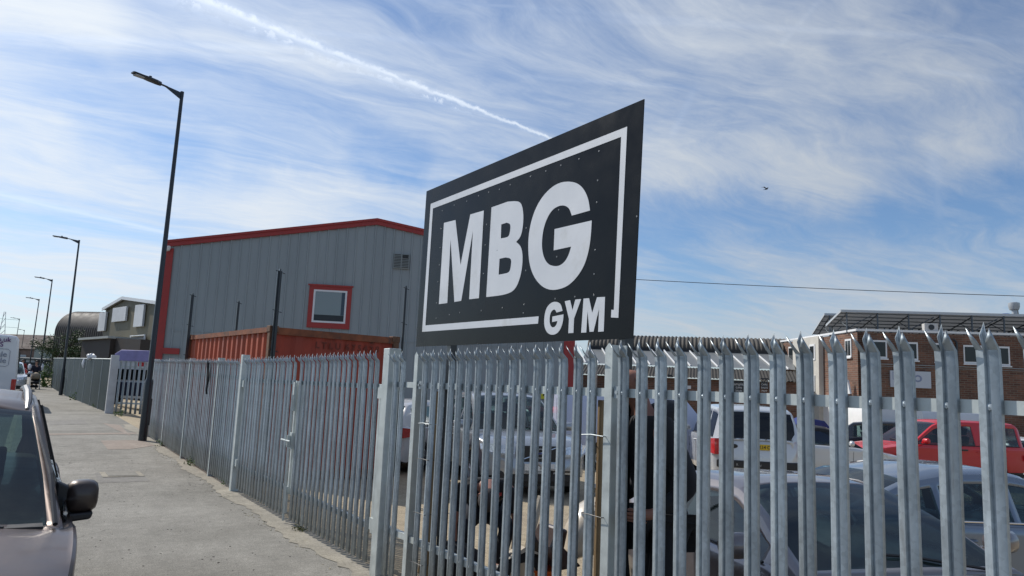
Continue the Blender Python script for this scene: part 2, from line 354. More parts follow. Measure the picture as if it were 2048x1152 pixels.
# ------------------------------------------------------------------ palisade fencing
PITCH=.1425
def pale_mesh(z0,zt,hand=1):
    # W-section pale running along local Y, street side is -X
    prof=[(-.035,.015),(-.0335,.001),(-.028,-.001),(-.010,-.005),(-.0045,.0075),(.0045,.0075),(.010,-.005),(.028,-.001),(.0335,.001),(.035,.015)]
    zz=[z0,z0+.5,z0+1.1,zt-.14,zt-.11,zt-.095]
    vs=[];fs=[];n=len(prof)
    for z in zz:
        b=0.005*sm((z-(zt-.15))/.06)
        for (y,x) in prof: vs.append((x-b,y,z))
    for j in range(len(zz)-1):
        for i in range(n-1): a=j*n+i; fs.append((a,a+n,a+n+1,a+1))
    top=(len(zz)-1)*n
    zc=zt-.095
    def spike(idx,tip,mid):
        o=len(vs); m=len(idx)
        for k,i in enumerate(idx):
            y,x=prof[i]; vs.append((x-.012+mid[0],y*mid[3]+mid[1],zc+mid[2]+(0 if 0<k<m-1 else -.006)))
        for k in range(m-1): fs.append((top+idx[k],o+k,o+k+1,top+idx[k+1]))
        t=len(vs); vs.append(tip)
        for k in range(m-1): fs.append((o+k,t,o+k+1))
    spike([0,1,2,3],(-.060,-.036,zt-.025),(-.022,-.002,.030,.98))      # near-side spike, splayed
    spike([3,4,5,6],(-.012,.002,zt),(-.008,.001,.055,1.25))
    spike([6,7,8,9],(-.062,.036,zt-.022),(-.022,.002,.030,.98))
    mb=MB().add(vs,fs)
    for zb_ in (1.665,.42): mb.lathe([(0,-.008),(.009,-.008),(.0115,-.004),(.0115,.012)],(.006,0,zb_),'x',8)
    me=mb.build('pale',galv,None,True,18)
    s=me.modifiers.new('thickness','SOLIDIFY'); s.thickness=.0028; s.offset=1
    return me
pale_proto=pale_mesh(.05,1.955)
dg=bpy.context.evaluated_depsgraph_get(); bpy.context.view_layer.update()
pm=bpy.data.meshes.new_from_object(pale_proto.evaluated_get(bpy.context.evaluated_depsgraph_get())); pm.name='pale'
bpy.data.objects.remove(pale_proto)
# gate pales are the same section
boltm=MB().lathe([(0,-.009),(.010,-.009),(.0125,-.006),(.0125,.004)],(0,0,0),'x',10)
bolt_me=boltm.build('bolt',galv_pale,None,True); bm_=bolt_me.data; bpy.data.objects.remove(bolt_me)
def rsj(mb,x,y,z0,z1,wy=.076,dx=.10,point=False,tw=.010,rot=0):
    # I-section: flanges face the street and the yard
    M=Matrix.Translation((x,y,0))@Matrix.Rotation(rot,4,'Z')
    h=wy/2
    pts=[(0,-h),(tw,-h),(tw,-.003),(dx-tw,-.003),(dx-tw,-h),(dx,-h),(dx,h),(dx-tw,h),(dx-tw,.003),(tw,.003),(tw,h),(0,h)]
    if not point:
        mb.prism([tuple(M@Vector((p[0],p[1],z0))) for p in pts],(0,0,z1-z0)); return
    mb.box(0,tw,-h,h,z0,z1-.03,M); mb.box(tw,dx-tw,-.003,.003,z0,z1-.01,M); mb.box(dx-tw,dx,-h,h,z0,z1-.01,M)
    mb.prism([tuple(M@Vector(p)) for p in [(0,-h,z1-.03),(0,h,z1-.03),(0,.0,z1)]],tuple(M.to_3x3()@Vector((tw,0,0))))
def fence_line(root,Y0,Y1,n,xf=None,zf=None,posts=(),rails=(1.665,.40),poststyle='rsj',pales=None,boltsz=(1.665,)):
    xf=xf or fenceX; zf=zf or zs
    ylist=pales if pales is not None else [Y0+(Y1-Y0)*(i+.5)/n for i in range(n)]
    for Y in ylist:
        o=bpy.data.objects.new('pale',pm); col.objects.link(o); o.parent=root
        a=math.atan2(-(xf(Y+.5)-xf(Y-.5)),1.0)
        o.location=(xf(Y),Y,zf(Y)); o.rotation_euler=(random.uniform(-.004,.004),random.uniform(-.004,.004),a+random.uniform(-.03,.03))
    for z in rails:
        r=MB(); seg=[Y0+(Y1-Y0)*k/6 for k in range(7)]
        for a,b in zip(seg[:-1],seg[1:]):
            xa,xb=xf(a)+.016,xf(b)+.016; za,zb=zf(a)+z,zf(b)+z
            r.add([(xa,a,za-.024),(xa,a,za+.024),(xb,b,zb+.024),(xb,b,zb-.024),(xa+.006,a,za-.024),(xa+.006,a,za+.018),(xb+.006,b,zb+.018),(xb+.006,b,zb-.024),
                   (xa+.045,a,za+.024),(xb+.045,b,zb+.024),(xa+.045,a,za+.018),(xb+.045,b,zb+.018)],
                  [(0,1,2,3),(1,8,9,2),(4,7,6,5),(5,6,11,10),(8,10,11,9),(0,3,7,4)])
        r.build('rail',galv_pale,root)
# near section, camera side of the gate
nf=empty('palisade_fence',(0,0,0),0,'near run of galvanised palisade fencing under the gym board','fence')
pal=[5.95,5.78+.02]
Ys=[3.088-.1425*k for k in range(0,17)]          # 3.088 .. 0.8
pal=[3.088-.1425*k for k in range(0,18)]+[3.36+.1425*k for k in range(0,16)]+[5.93,6.07]
fence_line(nf,.45,6.16,0,pales=pal,rails=(1.665,.42),boltsz=(1.665,.42))
for Y in (3.215,5.68): 
    p=MB(); rsj(p,FX+.0,Y,0,1.945,.062,.11,True,.008); p.build('post',galv_pale,nf)
p=MB(); rsj(p,FX,.36,0,1.945,.062,.11,True,.008); p.build('post',galv_pale,nf)
for Y in (3.215,5.68):
    cl_=MB(); cl_.box(FX+.012,FX+.02,Y-.10,Y-.034,1.635,1.70); cl_.lathe([(0,-.012),(.012,-.012),(.012,.0)],(FX+.012,Y-.067,1.667),'x',6)
    cl_.build('rail_cleat',galv_old,nf)
# corner / gate posts
def box_post(name,x0,x1,y0,y1,z0,z1,root,m=galv_pale):
    return MB().box(x0,x1,y0,y1,z0,z1).build(name,m,root,bevel=.006)
box_post('gate_post',FX-.03,FX+.085,6.165,6.30,-.05,1.985,nf)
# gate leaves
def leaf(label,Ya,Yb,n,drop=True,latch=False,hy=None):
    g=empty('palisade_gate',(0,0,0),0,label,'gate','double leaf palisade gate')
    xf=lambda Y: fenceX(Y)+.0
    zf=lambda Y: zs(Y)+.02
    fence_line(g,Ya+.02,Yb-.02,n,xf,zf,rails=(1.62,.36),boltsz=())
    for Y in (Ya,Yb):
        f=MB(); x=fenceX(Y); f.box(x+.012,x+.062,Y-.025,Y+.025,zs(Y)+.33,zs(Y)+1.66); f.build('frame_stile',galv_pale,g,bevel=.004)
    return g
gr=leaf('right leaf of the double palisade gate, next to the tall box post',6.42,8.86,17)
gl=leaf('left leaf of the double palisade gate, before the near corner of the container',8.98,11.50,17)
# hinges with swan-neck plates
for g,Y,s in ((gr,6.30,1),(gl,11.62,-1)):
    x=fenceX(Y)
    for z in (.42,1.58):
        h=MB(); h.box(x-.01,x+.06,min(Y,Y+.12*s),max(Y,Y+.12*s),z-.05+zs(Y),z+.05+zs(Y)); h.tube([(x+.02,Y+.06*s,z-.07+zs(Y)),(x+.02,Y+.06*s,z+.07+zs(Y))],.016,8); h.build('hinge',galv_pale,g)
lx=fenceX(8.9)
l=MB(); l.box(lx-.035,lx+.0,8.84,8.91,.86,1.05); l.box(lx-.075,lx-.035,8.865,8.885,.88,1.02); l.tube([(lx-.07,8.78,.955),(lx-.07,9.12,.955)],.011,8); l.tube([(lx-.07,8.93,.90),(lx-.07,8.95,1.06)],.010,8); l.build('latch',galv_pale,gr,bevel=.003)
l=MB(); l.box(lx-.03,lx+.0,8.90,8.955,1.30,1.64); l.box(lx-.03,lx,8.90,8.955,.12,.42); l.tube([(lx-.028,8.93,.03),(lx-.028,8.93,1.50)],.012,8); l.build('drop_bolt',galv_pale,gr,bevel=.003)
# far section
ff=empty('palisade_fence',(0,0,0),0,'far run of galvanised palisade fencing, between the gate and the tallest lamp','fence')
n=64; fence_line(ff,11.78,20.75,n,boltsz=())
box_post('gate_post',fenceX(11.65)-.03,fenceX(11.65)+.08,11.60,11.71,-.03,2.02,ff)
for Y in [float(atX(a_,b_,2.8)[1]) for a_,b_ in ((417,946),(361,910),(321,884))]: 
    p=MB(); rsj(p,fenceX(Y)-.022,Y,zs(Y)-.02,zs(Y)+1.97,.055,.10); p.build('post',galv_pale,ff)
box_post('post',fenceX(20.8)-.02,fenceX(20.8)+.09,20.8,20.9,zs(21)-.02,zs(21)+1.95,ff,galv_old)
# black rag caught on the spikes
Y=14.0; X=fenceX(Y)-.03; z=zs(Y)
rg=MB(); pts=[]
prof=[(1.93,.02),(1.86,.06),(1.76,.055),(1.66,.085),(1.58,.075),(1.50,.03),(1.40,.012),(1.33,.004)]
for k,(h,w) in enumerate(prof):
    off=.03*math.sin(k*1.3); 
    for t,(sy,sx) in enumerate([(-1,0),(-.3,-.03),(.4,-.012),(1,-.02),(.3,-.005)]): pts.append((X+sx-.01,Y+off+sy*w-.02*k,z+h))
fs=[(j*5+i,j*5+(i+1)%5,(j+1)*5+(i+1)%5,(j+1)*5+i) for j in range(len(prof)-1) for i in range(5)]
tag(rg.add(pts,fs).build('rag',mat('black_cloth',(.012,.012,.014),.9),None,True),'torn black rag hanging from the spikes of the far palisade fencing','rag')

# timber battens strapped behind the fence, and the sign's black posts
wood=mat('timber',(.28,.19,.10),.8,0,.3,6,.3,30,stretch=(3,3,.4),dirt=(.12,.09,.05),ds=5)
for i,(Y,lab) in enumerate(((5.44,'timber batten strapped upright behind the fence near the tall box post'),(3.325,'timber batten strapped upright behind the fence at the middle post'))):
    t=MB().box(FX+.045,FX+.095,Y-.03,Y+.03,.0,1.62).build('timber_batten',wood,None,bevel=.003); tag(t,lab,'batten','timber battens behind the fence')
    for j,z in enumerate(((1.36,1.08,.66,.28) if i==0 else (1.42,.98,.62,.25))):
        c=MB(); x0=FX-.018; 
        loop=[(x0,Y-.10,z),(x0-.006,Y,z+.004),(x0,Y+.09,z-.003),(FX+.06,Y+.10,z),(FX+.108,Y,z+.006),(FX+.06,Y-.10,z),(x0,Y-.10,z)]
        c.tube(loop,.0032 if j==0 else .0025,6,False)
        tag(c.build('cable_tie',galv_old if (j==0 or (i==1 and j==2)) else blackplastic,None,True),
            ('%s tie round the %s timber batten, %s'%(('metal' if (j==0 or (i==1 and j==2)) else 'black cable'),('far' if i==0 else 'near'),['just below the top rail','second from the top','third from the top','lowest, near the bottom rail'][j])),'tie','ties holding the battens')
# propped plank behind first post
pk=MB(); M=Matrix.Translation((3.05,5.95,0))@Matrix.Rotation(R(22),4,'X'); pk.box(0,.03,-.06,.06,0.05,.95,M); tag(pk.build('plank',wood,None,bevel=.003),'short timber plank leaning behind the fence beside the tall box post','plank')

# ------------------------------------------------------------------ the gym sign
SX=2.93
def S(cx,cy): p=atX(830+cx*.44256,190+cy*.44271,SX); return (p[1],p[2])
board_m=mat('black_board',(.008,.009,.010),.22,0,.15,3,coat=.0,spec=.13,dirt=(.016,.016,.016),ds=2.2,dcut=(.58,.8))
letter_m=mat('vinyl_white',(.64,.66,.69),.4,0,.05,2.5,dirt=(.55,.56,.56),ds=3,dcut=(.5,.75))
sg=empty('gym_sign',(SX,4.3,2.0),0,'large black signboard reading MBG GYM in white letters, standing above the palisade fence','sign')
corners=[S(52,435),S(1035,18),S(984,1100),S(4,1137)]
yl=(corners[0][0]+corners[3][0])/2; yr=(corners[1][0]+corners[2][0])/2; zt_=(corners[0][1]+corners[1][1])/2; zb_=(corners[2][1]+corners[3][1])/2
def rel(x,y,z): return (x-SX,y-4.3,z-2.0)
c3=[rel(SX,*c) for c in corners]
MB().prism(c3,(.006,0,0)).build('board',board_m,sg)
def flat(poly,name,holes=(),th=.0015,off=.0025,root=sg,m=letter_m):
    # planar letter in the sign plane with bridge-cut holes, thin vinyl
    import mathutils.geometry as G
    P=[[Vector((a,b,0)) for a,b in poly]]+[[Vector((a,b,0)) for a,b in h] for h in holes]
    tris=G.tessellate_polygon(P); flatp=[q for L in P for q in L]; k=len(flatp)
    vs=[rel(SX-off,q.x,q.y) for q in flatp]+[rel(SX-.0005,q.x,q.y) for q in flatp]
    fs=[tuple(t) for t in tris]+[tuple(i+k for i in t[::-1]) for t in tris]
    o=0
    for L in P:
        n=len(L)
        for i in range(n): a=o+i; b=o+(i+1)%n; fs.append((a,b,b+k,a+k))
        o+=n
    mb=MB().add(vs,fs); ob=mb.build(name,m,root)
    import bmesh
    bm=bmesh.new(); bm.from_mesh(ob.data); bmesh.ops.recalc_face_normals(bm,faces=bm.faces); bm.to_mesh(ob.data); bm.free()
    return ob
def crv(pts,it=2):
    # Chaikin rounding; points given as (x,y) smooth or (x,y,1) sharp
    P=[(*p[:2],len(p)>2) for p in pts]
    for _ in range(it):
        Q=[]
        n=len(P)
        for i in range(n):
            a,b=P[i],P[(i+1)%n]
            if a[2]: Q.append(a)
            else: Q.append((a[0]*.75+b[0]*.25,a[1]*.75+b[1]*.25,False))
            if not b[2]: Q.append((a[0]*.25+b[0]*.75,a[1]*.25+b[1]*.75,False))
        P=Q
    return [S(p[0],p[1]) for p in P]
pl=lambda pts:[S(*p) for p in pts]
flat(pl([(132,578),(184,565),(207,768),(251,540),(312,522),(290,918),(246,923),(263,612),(210,930),(179,935),(162,650),(147,940),(109,945)]),'letter')
flat(crv([(347,508,1),(420,482,1),(475,478),(490,515),(491,580),(480,640),(458,664,1),(482,685),(489,740),(480,815),(455,880),(410,903),(323,913,1)]),'letter',
     [crv([(391,585,1),(415,577,1),(433,582),(432,612),(425,640),(408,645,1),(389,648,1)]),crv([(383,740,1),(410,734,1),(437,738),(435,772),(428,802),(402,808,1),(379,812,1)])])
flat(crv([(792,522,1),(785,470),(765,425),(735,398),(695,390),(650,397),(605,427),(562,480),(533,545),(516,620),(512,690),(518,765),(538,822),(570,862),(605,880),(640,881),(688,866),(728,830),(762,780),(783,720),(795,650),(800,567,1),(632,606,1),(628,702,1),(707,685,1),(697,720),(680,752),(655,772),(630,774),(603,766),(583,735),(574,690),(576,640),(584,595),(600,552),(622,518),(650,501),(675,498),(698,510),(710,545,1)]),'letter')
flat(crv([(668,975,1),(661,945),(643,934),(622,935),(601,952),(589,980),(584,1022),(588,1056),(602,1078),(622,1085),(645,1077),(662,1052),(671,1018),(672,991,1),(622,1001,1),(621,1026,1),(645,1021,1),(640,1040),(628,1051),(617,1048),(610,1032),(609,1010),(613,986),(622,972),(634,968),(641,983,1)]),'letter')
flat(pl([(678,932),(702,927),(713,972),(726,924),(752,922),(720,1010),(717,1075),(694,1076),(697,1012)]),'letter')
flat(pl([(763,920),(788,918),(802,985),(824,914),(860,912),(854,1068),(829,1070),(833,965),(808,1069),(790,1070),(781,975),(775,1073),(752,1074)]),'letter')
flat(pl([(72,492),(960,143),(920,1007),(887,1005),(889,970),(900,971),(933,189),(82,513),(48,1041),(560,1000),(557,1033),(33,1070)]),'border_line')
rv=MB()
for cx,cy in [(832,254),(742,289),(660,318),(592,344),(522,368),(431,406),(382,427),(334,440),(288,456),(235,480),(178,498),(124,523),(826,386),(822,485),(650,519),(503,601),(324,585),(318,678),(372,702),(641,731),(814,700),(810,809),(310,807),(501,793),(118,605),(114,690),(110,768),(104,844),(98,940),(96,1009),(156,993),(203,983),(300,975),(395,962),(493,947),(490,985),(634,921),(723,912),(809,905),(1003,549)]:
    y,z=S(cx,cy); rv.lathe([(0,-.003),(.005,-.0025),(.0065,0)],rel(SX,y,z),'x',8)
rv.build('rivets',mat('rivet',(.22,.22,.22),.4,.5),sg,True)
for Y in (5.43,3.30):
    MB().box(.01,.07,Y-.03-4.3,Y+.03-4.3,-2.05,zt_-2.05).build('post',blackp,sg)
for z in (zb_+.14,zt_-.14): MB().box(.008,.03,yr+.06-4.3,yl-.06-4.3,z-2.0-.02,z-2.0+.02).build('rail',blackp,sg)

# ------------------------------------------------------------------ street lamps
def lamp_meshes():
    H=8.3
    r=empty('street_lamp')
    MB().lathe([(0,0),(.095,0),(.095,1.30),(.085,1.36),(.07,1.40),(.068,1.42),(.042,8.2),(.045,8.2),(.045,8.33),(0,8.34)],(0,0,0),'z',16).build('column',blackp,r,True)
    d=MB(); d.box(-.008+.088,.104,-.05,.05,.35,.95); d.lathe([(0,.108),(.012,.108),(.012,.098)],(0,0,.65),'x',8); d.build('access_door',blackp,r)
    a=MB(); a.prism([(0,-.012,8.12),(0,-.012,8.30),(-.42,-.012,8.335),(-.42,-.012,8.30)],(0,.024,0)); a.tube([(-.38,0,8.318),(-.62,0,8.335)],.024,8); a.build('arm',blackp,r)
    h=empty('x')
    bpy.data.objects.remove(h)
    hd=MB(); L=[(-.55,.05,.05),(-.62,.06,.055),(-.66,.10,.05),(-.85,.115,.045),(-1.0,.11,.03),(-1.22,.10,.022),(-1.25,.085,.018)]
    vs=[];fs=[]
    for (x,w,t) in L:
        zc=8.335+(-x-.55)*.06
        for (sy,sz) in [(-1,-.5),(-1,.3),(-.6,.9),(.6,.9),(1,.3),(1,-.5),(.5,-.9),(-.5,-.9)]: vs.append((x,sy*w,zc+sz*t))
    for i in range(len(L)-1):
        for k in range(8): fs.append((i*8+k,i*8+(k+1)%8,(i+1)*8+(k+1)%8,(i+1)*8+k))
    fs.append(tuple(range(8))); fs.append(tuple((len(L)-1)*8+k for k in range(8)))
    hd.add(vs,fs); hd.tube([(-.82,0,8.38),(-.82,0,8.435)],.035,8)
    ho=hd.build('lamp_head',blackp,r,True,30)
    MB().box(-1.20,-.98,-.075,.075,8.325,8.347).build('lens',mat('lamp_lens',(.35,.37,.38),.2),ho)
    return r
lp=lamp_meshes()
lpos=[(at(285,878,17.6),'nearest and tallest-looking black street lamp, against the palisade fence'),(at(121,790,39),'second black street lamp along the pavement, in front of the dark sheet fence'),
      (at(76,770,59),'third street lamp down the road, beyond the tree'),(at(54,765,79),'fourth street lamp down the road, close to the third'),(at(20,760,117),'fifth street lamp, small and above the white van roof'),(at(34,755,150),'farthest and smallest street lamp, behind the fifth')]
for i,(p,lab) in enumerate(lpos):
    o=lp if i==0 else copy_tree(lp)
    o.location=(p[0],p[1],zs(p[1])); o.rotation_euler=(R(0.0),R([.3,-.2,.3,.8,1.2,1.4][i]),R([18,4,8,0,5,0][i])); o.scale=(1,1,1.047 if i==0 else 1.0); tag(o,lab,'street lamp','street lamps along the pavement')

# ------------------------------------------------------------------ cars
def smooth_tab(tab,x,win=.10):
    xs,zs_=zip(*sorted(tab)); k=np.linspace(-win,win,9); wts=1-np.abs(k)/win*.9
    return float(sum(np.interp(x+d,xs,zs_)*w for d,w in zip(k,wts))/wts.sum())
def mk_paint(name,c,metal=.5,rough=.35):
    m=mat(name,c,rough,metal,.03,2,coat=1.0); return m
def wheel(root,x,y,r,w,side,steel=False):
    t=MB(); s=side
    t.lathe([(r*.60,-w*.5),(r*.9,-w*.5),(r*.98,-w*.36),(r,-w*.2),(r,w*.2),(r*.98,w*.36),(r*.9,w*.5),(r*.60,w*.5),(r*.60,-w*.5)],(x,y,r),'y',32)
    o=t.build('wheel',rubber,root,True,35)
    m=MB(); yy=y+s*w*.5
    m.lathe([(r*.62,s*-.01+yy-y),(r*.62,s*.004+yy-y),(r*.56,s*.0+yy-y),(r*.54,-s*.05+yy-y)],(x,y,r),'y',32)
    m.lathe([(r*.10,-s*.01+yy-y),(0,-s*.005+yy-y)],(x,y,r),'y',16)
    for k in range(5):
        for dd in (-.13,.13):
            a=2*math.pi*k/5+.3; b=a+dd
            p0=Vector((x+math.cos(a)*r*.08,yy-s*.015,r+math.sin(a)*r*.08)); p1=Vector((x+math.cos(b)*r*.57,yy-s*.012,r+math.sin(b)*r*.57))
            m.tube([p0,p1],[r*.055,r*.035],6)
    m.build('rim',alloy,o,True,35)
    MB().lathe([(0,0),(r*.5,0)],(x,y+s*.02,r),'y',16).build('brake_disc',blackplastic,o)
def car(name,loc,yaw,spec,paint,label,cat='car',group=None,gm=None,ground=0.,tiltz=0):
    gm=gm or carglass
    s=spec; L,W,H=s['L'],s['W'],s['H']; h=W/2
    root=empty(name,loc,yaw,label,cat,group)
    wr=s.get('wr',.32); wx=s['wx']
    xs=sorted(set([round(v,4) for v in np.linspace(-L/2+.02,L/2-.02,int(L/.055))]+[-L/2,L/2,-L/2+.03,L/2-.03,L/2-.06,-L/2+.06]))
    xa=sorted(set(xs))
    def Wd(x):
        t=abs(x)/(L/2); nose=s.get('nose',2.6) if x>0 else s.get('tail',3.2)
        return h*(1-s.get('tap',.16)*t**(nose*2))*(1-.0*t) if t<.93 else h*(1-s.get('tap',.16)*t**(nose*2))*(1-.30*((t-.93)/.07)**2)
    def zbot(x):
        z=s.get('sill',.26); 
        t=(abs(x)/(L/2)); z+=.06*max(0,(t-.9)/.1)
        for w in wx:
            d=abs(x-w); ra=wr*1.17
            if d<ra: z=max(z,wr+math.sqrt(ra*ra-d*d)*.98)
        return z
    deck=s['deck']
    def zt(x): return smooth_tab(deck,x,s.get('dw',.06))
    vs=[];fs=[]
    fr=[1.0,.965,.93,.86,.72,.55,.35,.15,0.0]   # heights down the side
    off=[.045,.015,.0,-.004,-.0,.004,-.006,.004,.02]
    N=None
    for x in xa:
        w=Wd(x); t=zt(x); b=min(zbot(x),t-.10); cr=s.get('crown',.03)
        inset=s.get('shoulder',.05)
        row=[(0,t+cr),(w*.35,t+cr*.85),(w*.68,t+cr*.45),(w-inset-.05,t+.004)]
        for f_,o_ in zip(fr,off):
            z=b+(t-b)*f_
            if f_==1.0: row.append((w-inset*.55,t-.012))
            else: row.append((w-o_ if f_>.5 else w-o_,z))
        row.append((w-.22,b+.01))
        full=[(y,z) for y,z in row[::-1]]+[(-y,z) for y,z in row[1:]]
        N=len(full)
        for y,z in full: vs.append((x,y,z))
    for j in range(len(xa)-1):
        for i in range(N-1): a=j*N+i; fs.append((a,a+1,a+N+1,a+N))
    fs.append(tuple(range(N))[::-1]); fs.append(tuple((len(xa)-1)*N+k for k in range(N)))
    body=MB().add(vs,fs).build('body',paint,root,True,s.get('sharp',32))
    # underbody
    MB().box(-L/2+.12,L/2-.12,-h+.24,h-.24,.20,min(.55,zt(0)-.2)).build('underbody',blackplastic,root)
    for w in wx:
        for sd in (1,-1): wheel(root,w,sd*(h-.11),wr,.20,sd)
    # greenhouse
    roof=s['roof']; x0r=min(p[0] for p in roof); x1r=max(p[0] for p in roof)
    wsx=s['ws']; rgx=s['rg']
    keys=sorted(set([round(v,4) for v in np.linspace(x0r,x1r,44)]+[p for p in list(wsx)+list(rgx)]+[v for wv in s['win'] for v in wv]))
    zmax=max(p[1] for p in roof); rin=s.get('tumble',.20)
    gb=MB(); gv=[];cells=[]
    fside=[0,.035,.25,.5,.75,.90,1.0]
    for x in keys:
        zr=smooth_tab(roof,x,.05); bz=min(zt(x)-.015,zr); w=Wd(x)-s.get('gin',.09)
        hh=max(zr-bz,0.004); 
        def wid(z): return w-rin*max(0,(z-bz))/max(.3,(zmax-zt(0)))
        rc=min(.075,hh*.35)
        row=[]
        for f_ in fside: z=bz+(hh-rc)*f_; row.append((wid(z),z))
        wt=wid(zr-rc)
        row.append((wt-.02,zr-rc*.45)); row.append((wt-.065,zr-rc*.12)); row.append((wt*.6,zr+.012*min(1,hh/.2))); row.append((0,zr+.022*min(1,hh/.2)))
        full=row+[(-y,z) for y,z in row[:-1][::-1]]
        K=len(full)
        for y,z in full: gv.append((x,y,z))
    bodyf=[];wsf=[];rgf=[];sidef={}
    nS=len(fside)
    for j in range(len(keys)-1):
        xm=(keys[j]+keys[j+1])/2
        for i in range(K-1):
            a=j*K+i; f=(a,a+K,a+K+1,a+1)
            isside= (1<=i<nS-2) or (1<=K-2-i<nS-2)
            istop= nS+1-0<=i<=K-1-(nS+1)-1
            done=False
            if istop and wsx[0]>xm>wsx[1]: wsf.append(f); done=True
            elif istop and rgx[0]>xm>rgx[1]: rgf.append(f); done=True
            elif isside:
                for k,(a0,a1) in enumerate(s['win']):
                    if a0<xm<a1:
                        z0=gv[a][2]; 
                        if smooth_tab(roof,xm,.05)-zt(xm)>.10:
                            sidef.setdefault((k,i<K//2),[]).append(f); done=True
            if not done: bodyf.append(f)
    def sub(fl):
        ids=sorted(set(i for f in fl for i in f)); mp={i:k for k,i in enumerate(ids)}
        P=[Vector(gv[i]) for i in ids]; F=[tuple(mp[i] for i in f) for f in fl]; sc_=0
        for f in F:
            n=(P[f[2]]-P[f[0]]).cross(P[f[3]]-P[f[1]]); c=(P[f[0]]+P[f[2]])/2-Vector((0,0,.7)); c.x*=.3; sc_+=n.dot(c)
        if sc_<0: F=[f[::-1] for f in F]
        return MB().add([tuple(p) for p in P],F)
    roofo=sub(bodyf).build('cabin',s.get('cabmat',paint),root,True,35)
    sol=roofo.modifiers.new('t','SOLIDIFY'); sol.thickness=.03; sol.offset=-1
    if wsf: sub(wsf).build('windscreen',s.get('wsmat',gm),root,True,60)
    if rgf: sub(rgf).build('rear_window',s.get('rgmat',gm),root,True,60)
    for k,fl in sidef.items(): sub(fl).build('side_window',s.get('sidemat',gm),root,True,60)
    if s.get('trim',True):
        wins=s['win']; xsn=sorted([(a0+a1)/2 for (a0,_),(_,a1) in zip(wins[1:],wins[:-1])]+[wins[-1][1]+.10])
        for sd in (1,-1):
            for x in xsn:
                t=zt(x)-.03; b_=max(zbot(x),s.get('sill',.26))+.03; g=MB(); pts=[]
                for k in range(7):
                    f_=k/6; z=b_+(t-b_)*f_; rr_=(z-zbot(x))/(zt(x)-zbot(x)); o_=np.interp(rr_,fr[::-1],off[::-1]); pts.append((x-.03*(1-f_),sd*(Wd(x)-o_+.000),z))
                g.tube(pts,.005,5); g.build('door_seam',blackplastic,root)
            for x in xsn[:-1] if len(xsn)>1 else xsn:
                g=MB(); z=zt(x)-.15; g.tube([(x+.06,sd*(Wd(x)+.0),z),(x+.08,sd*(Wd(x)+.028),z),(x+.20,sd*(Wd(x)+.028),z),(x+.22,sd*(Wd(x)+.0),z)],.011,6); g.build('door_handle',paint,root,True)
            g=MB(); xx=np.linspace(wins[0][0],wins[-1][1]+.05,14); g.tube([(x,sd*(Wd(x)-s.get('gin',.09)+.012),zt(x)+.006) for x in xx],.009,6); g.build('belt_seal',blackplastic,root)
            xx=np.linspace(wins[0][0]+.1,wins[-1][1]-.2,16); g=MB()
        w0_,w1_=wsx; g=MB(); y_=Wd(w0_)-s.get('gin',.09)-.10
        g.tube([(w0_+.06,y_*.75,zt(w0_)+.035),(w0_-.06,y_*.1,zt(w0_)+.09),(w0_-.08,-y_*.25,zt(w0_)+.105)],.009,5); g.build('wiper',blackplastic,root)
    # interior: floor, dash, seats
    inn=mat('car_interior',(.035,.035,.038),.8)
    it=MB(); it.box(rgx[0]-.2 if rgx[0]-.2>x0r else x0r+.1,wsx[1]+.4,-h+.16,h-.16,.3,.34)
    zd=zt(wsx[0]-.15); it.box(wsx[0]-.50,wsx[0]-.12,-h+.2,h-.2,zd-.28,zd-.05)
    for sx in ([wsx[1]-.45]+([wsx[1]-1.3] if L>4 else [])):
        for sy in (-.36,.36):
            it.box(sx-.12,sx+.38,sy-.24,sy+.24,.38,.52)
            M=Matrix.Translation((sx-.12,sy,.5))@Matrix.Rotation(R(-14),4,'Y'); it.box(-.09,.03,-.23,.23,0,zmax-.5-.42,M); it.box(-.06,.03,-.13,.13,zmax-.5-.38,zmax-.5-.19,M)
    it.build('seats',inn,root,bevel=.03)
    # mirrors
    if s.get('mirror',True):
        mx=wsx[0]-.28; mz=zt(mx)+.10
        for sd in (1,-1):
            m=MB(); y0=sd*(Wd(mx)-.03); 
            m.lathe([(0,-.10),(.06,-.095),(.088,-.05),(.092,.02),(.085,.09),(.05,.115),(0,.12)],(0,0,0),'y',14)
            m.v=[(mx+p[0]*.75,y0+sd*.14+p[1]*1.05,mz+p[2]*.85) for p in m.v]
            m.box(mx-.03,mx+.03,min(y0,y0+sd*.10),max(y0,y0+sd*.10),mz-.07,mz-.03)
            m.build('wing_mirror',s.get('mirmat',paint),root,True,60)
    # front and rear furniture
    def zfront(f): return None
    fx=L/2; bx=-L/2
    if s.get('front',True):
        gz=s.get('grille_z',(.42,.66)); gw=s.get('grille_w',.42)
        MB().box(fx-.03,fx+.006,-gw,gw,*gz).build('grille',blackplastic,root,bevel=.01)
        MB().box(fx-.05,fx+.004,-.55,.55,.28,.38).build('lower_grille',blackplastic,root,bevel=.01)
        for sd in (1,-1):
            hl=MB(); y1=h*.97; z0=s.get('light_z',.62)
            hl.add([(fx-.02,sd*(gw+.03),z0),(fx-.10,sd*(h-.20),z0+.01),(fx-.30,sd*(h-.025),z0+.05),(fx-.36,sd*(h-.03),z0+.14),(fx-.14,sd*(h-.19),z0+.155),(fx-.05,sd*(gw+.04),z0+.12)],[(0,1,4,5),(1,2,3,4)])
            hl.v=[(p[0]+.045,p[1]*1.01,p[2]) for p in hl.v]
            o=hl.build('headlight',mat('headlight_lens',(.62,.66,.7),.12,.4,.5,30,coat=1),root)
            so=o.modifiers.new('t','SOLIDIFY'); so.thickness=.05; so.offset=0
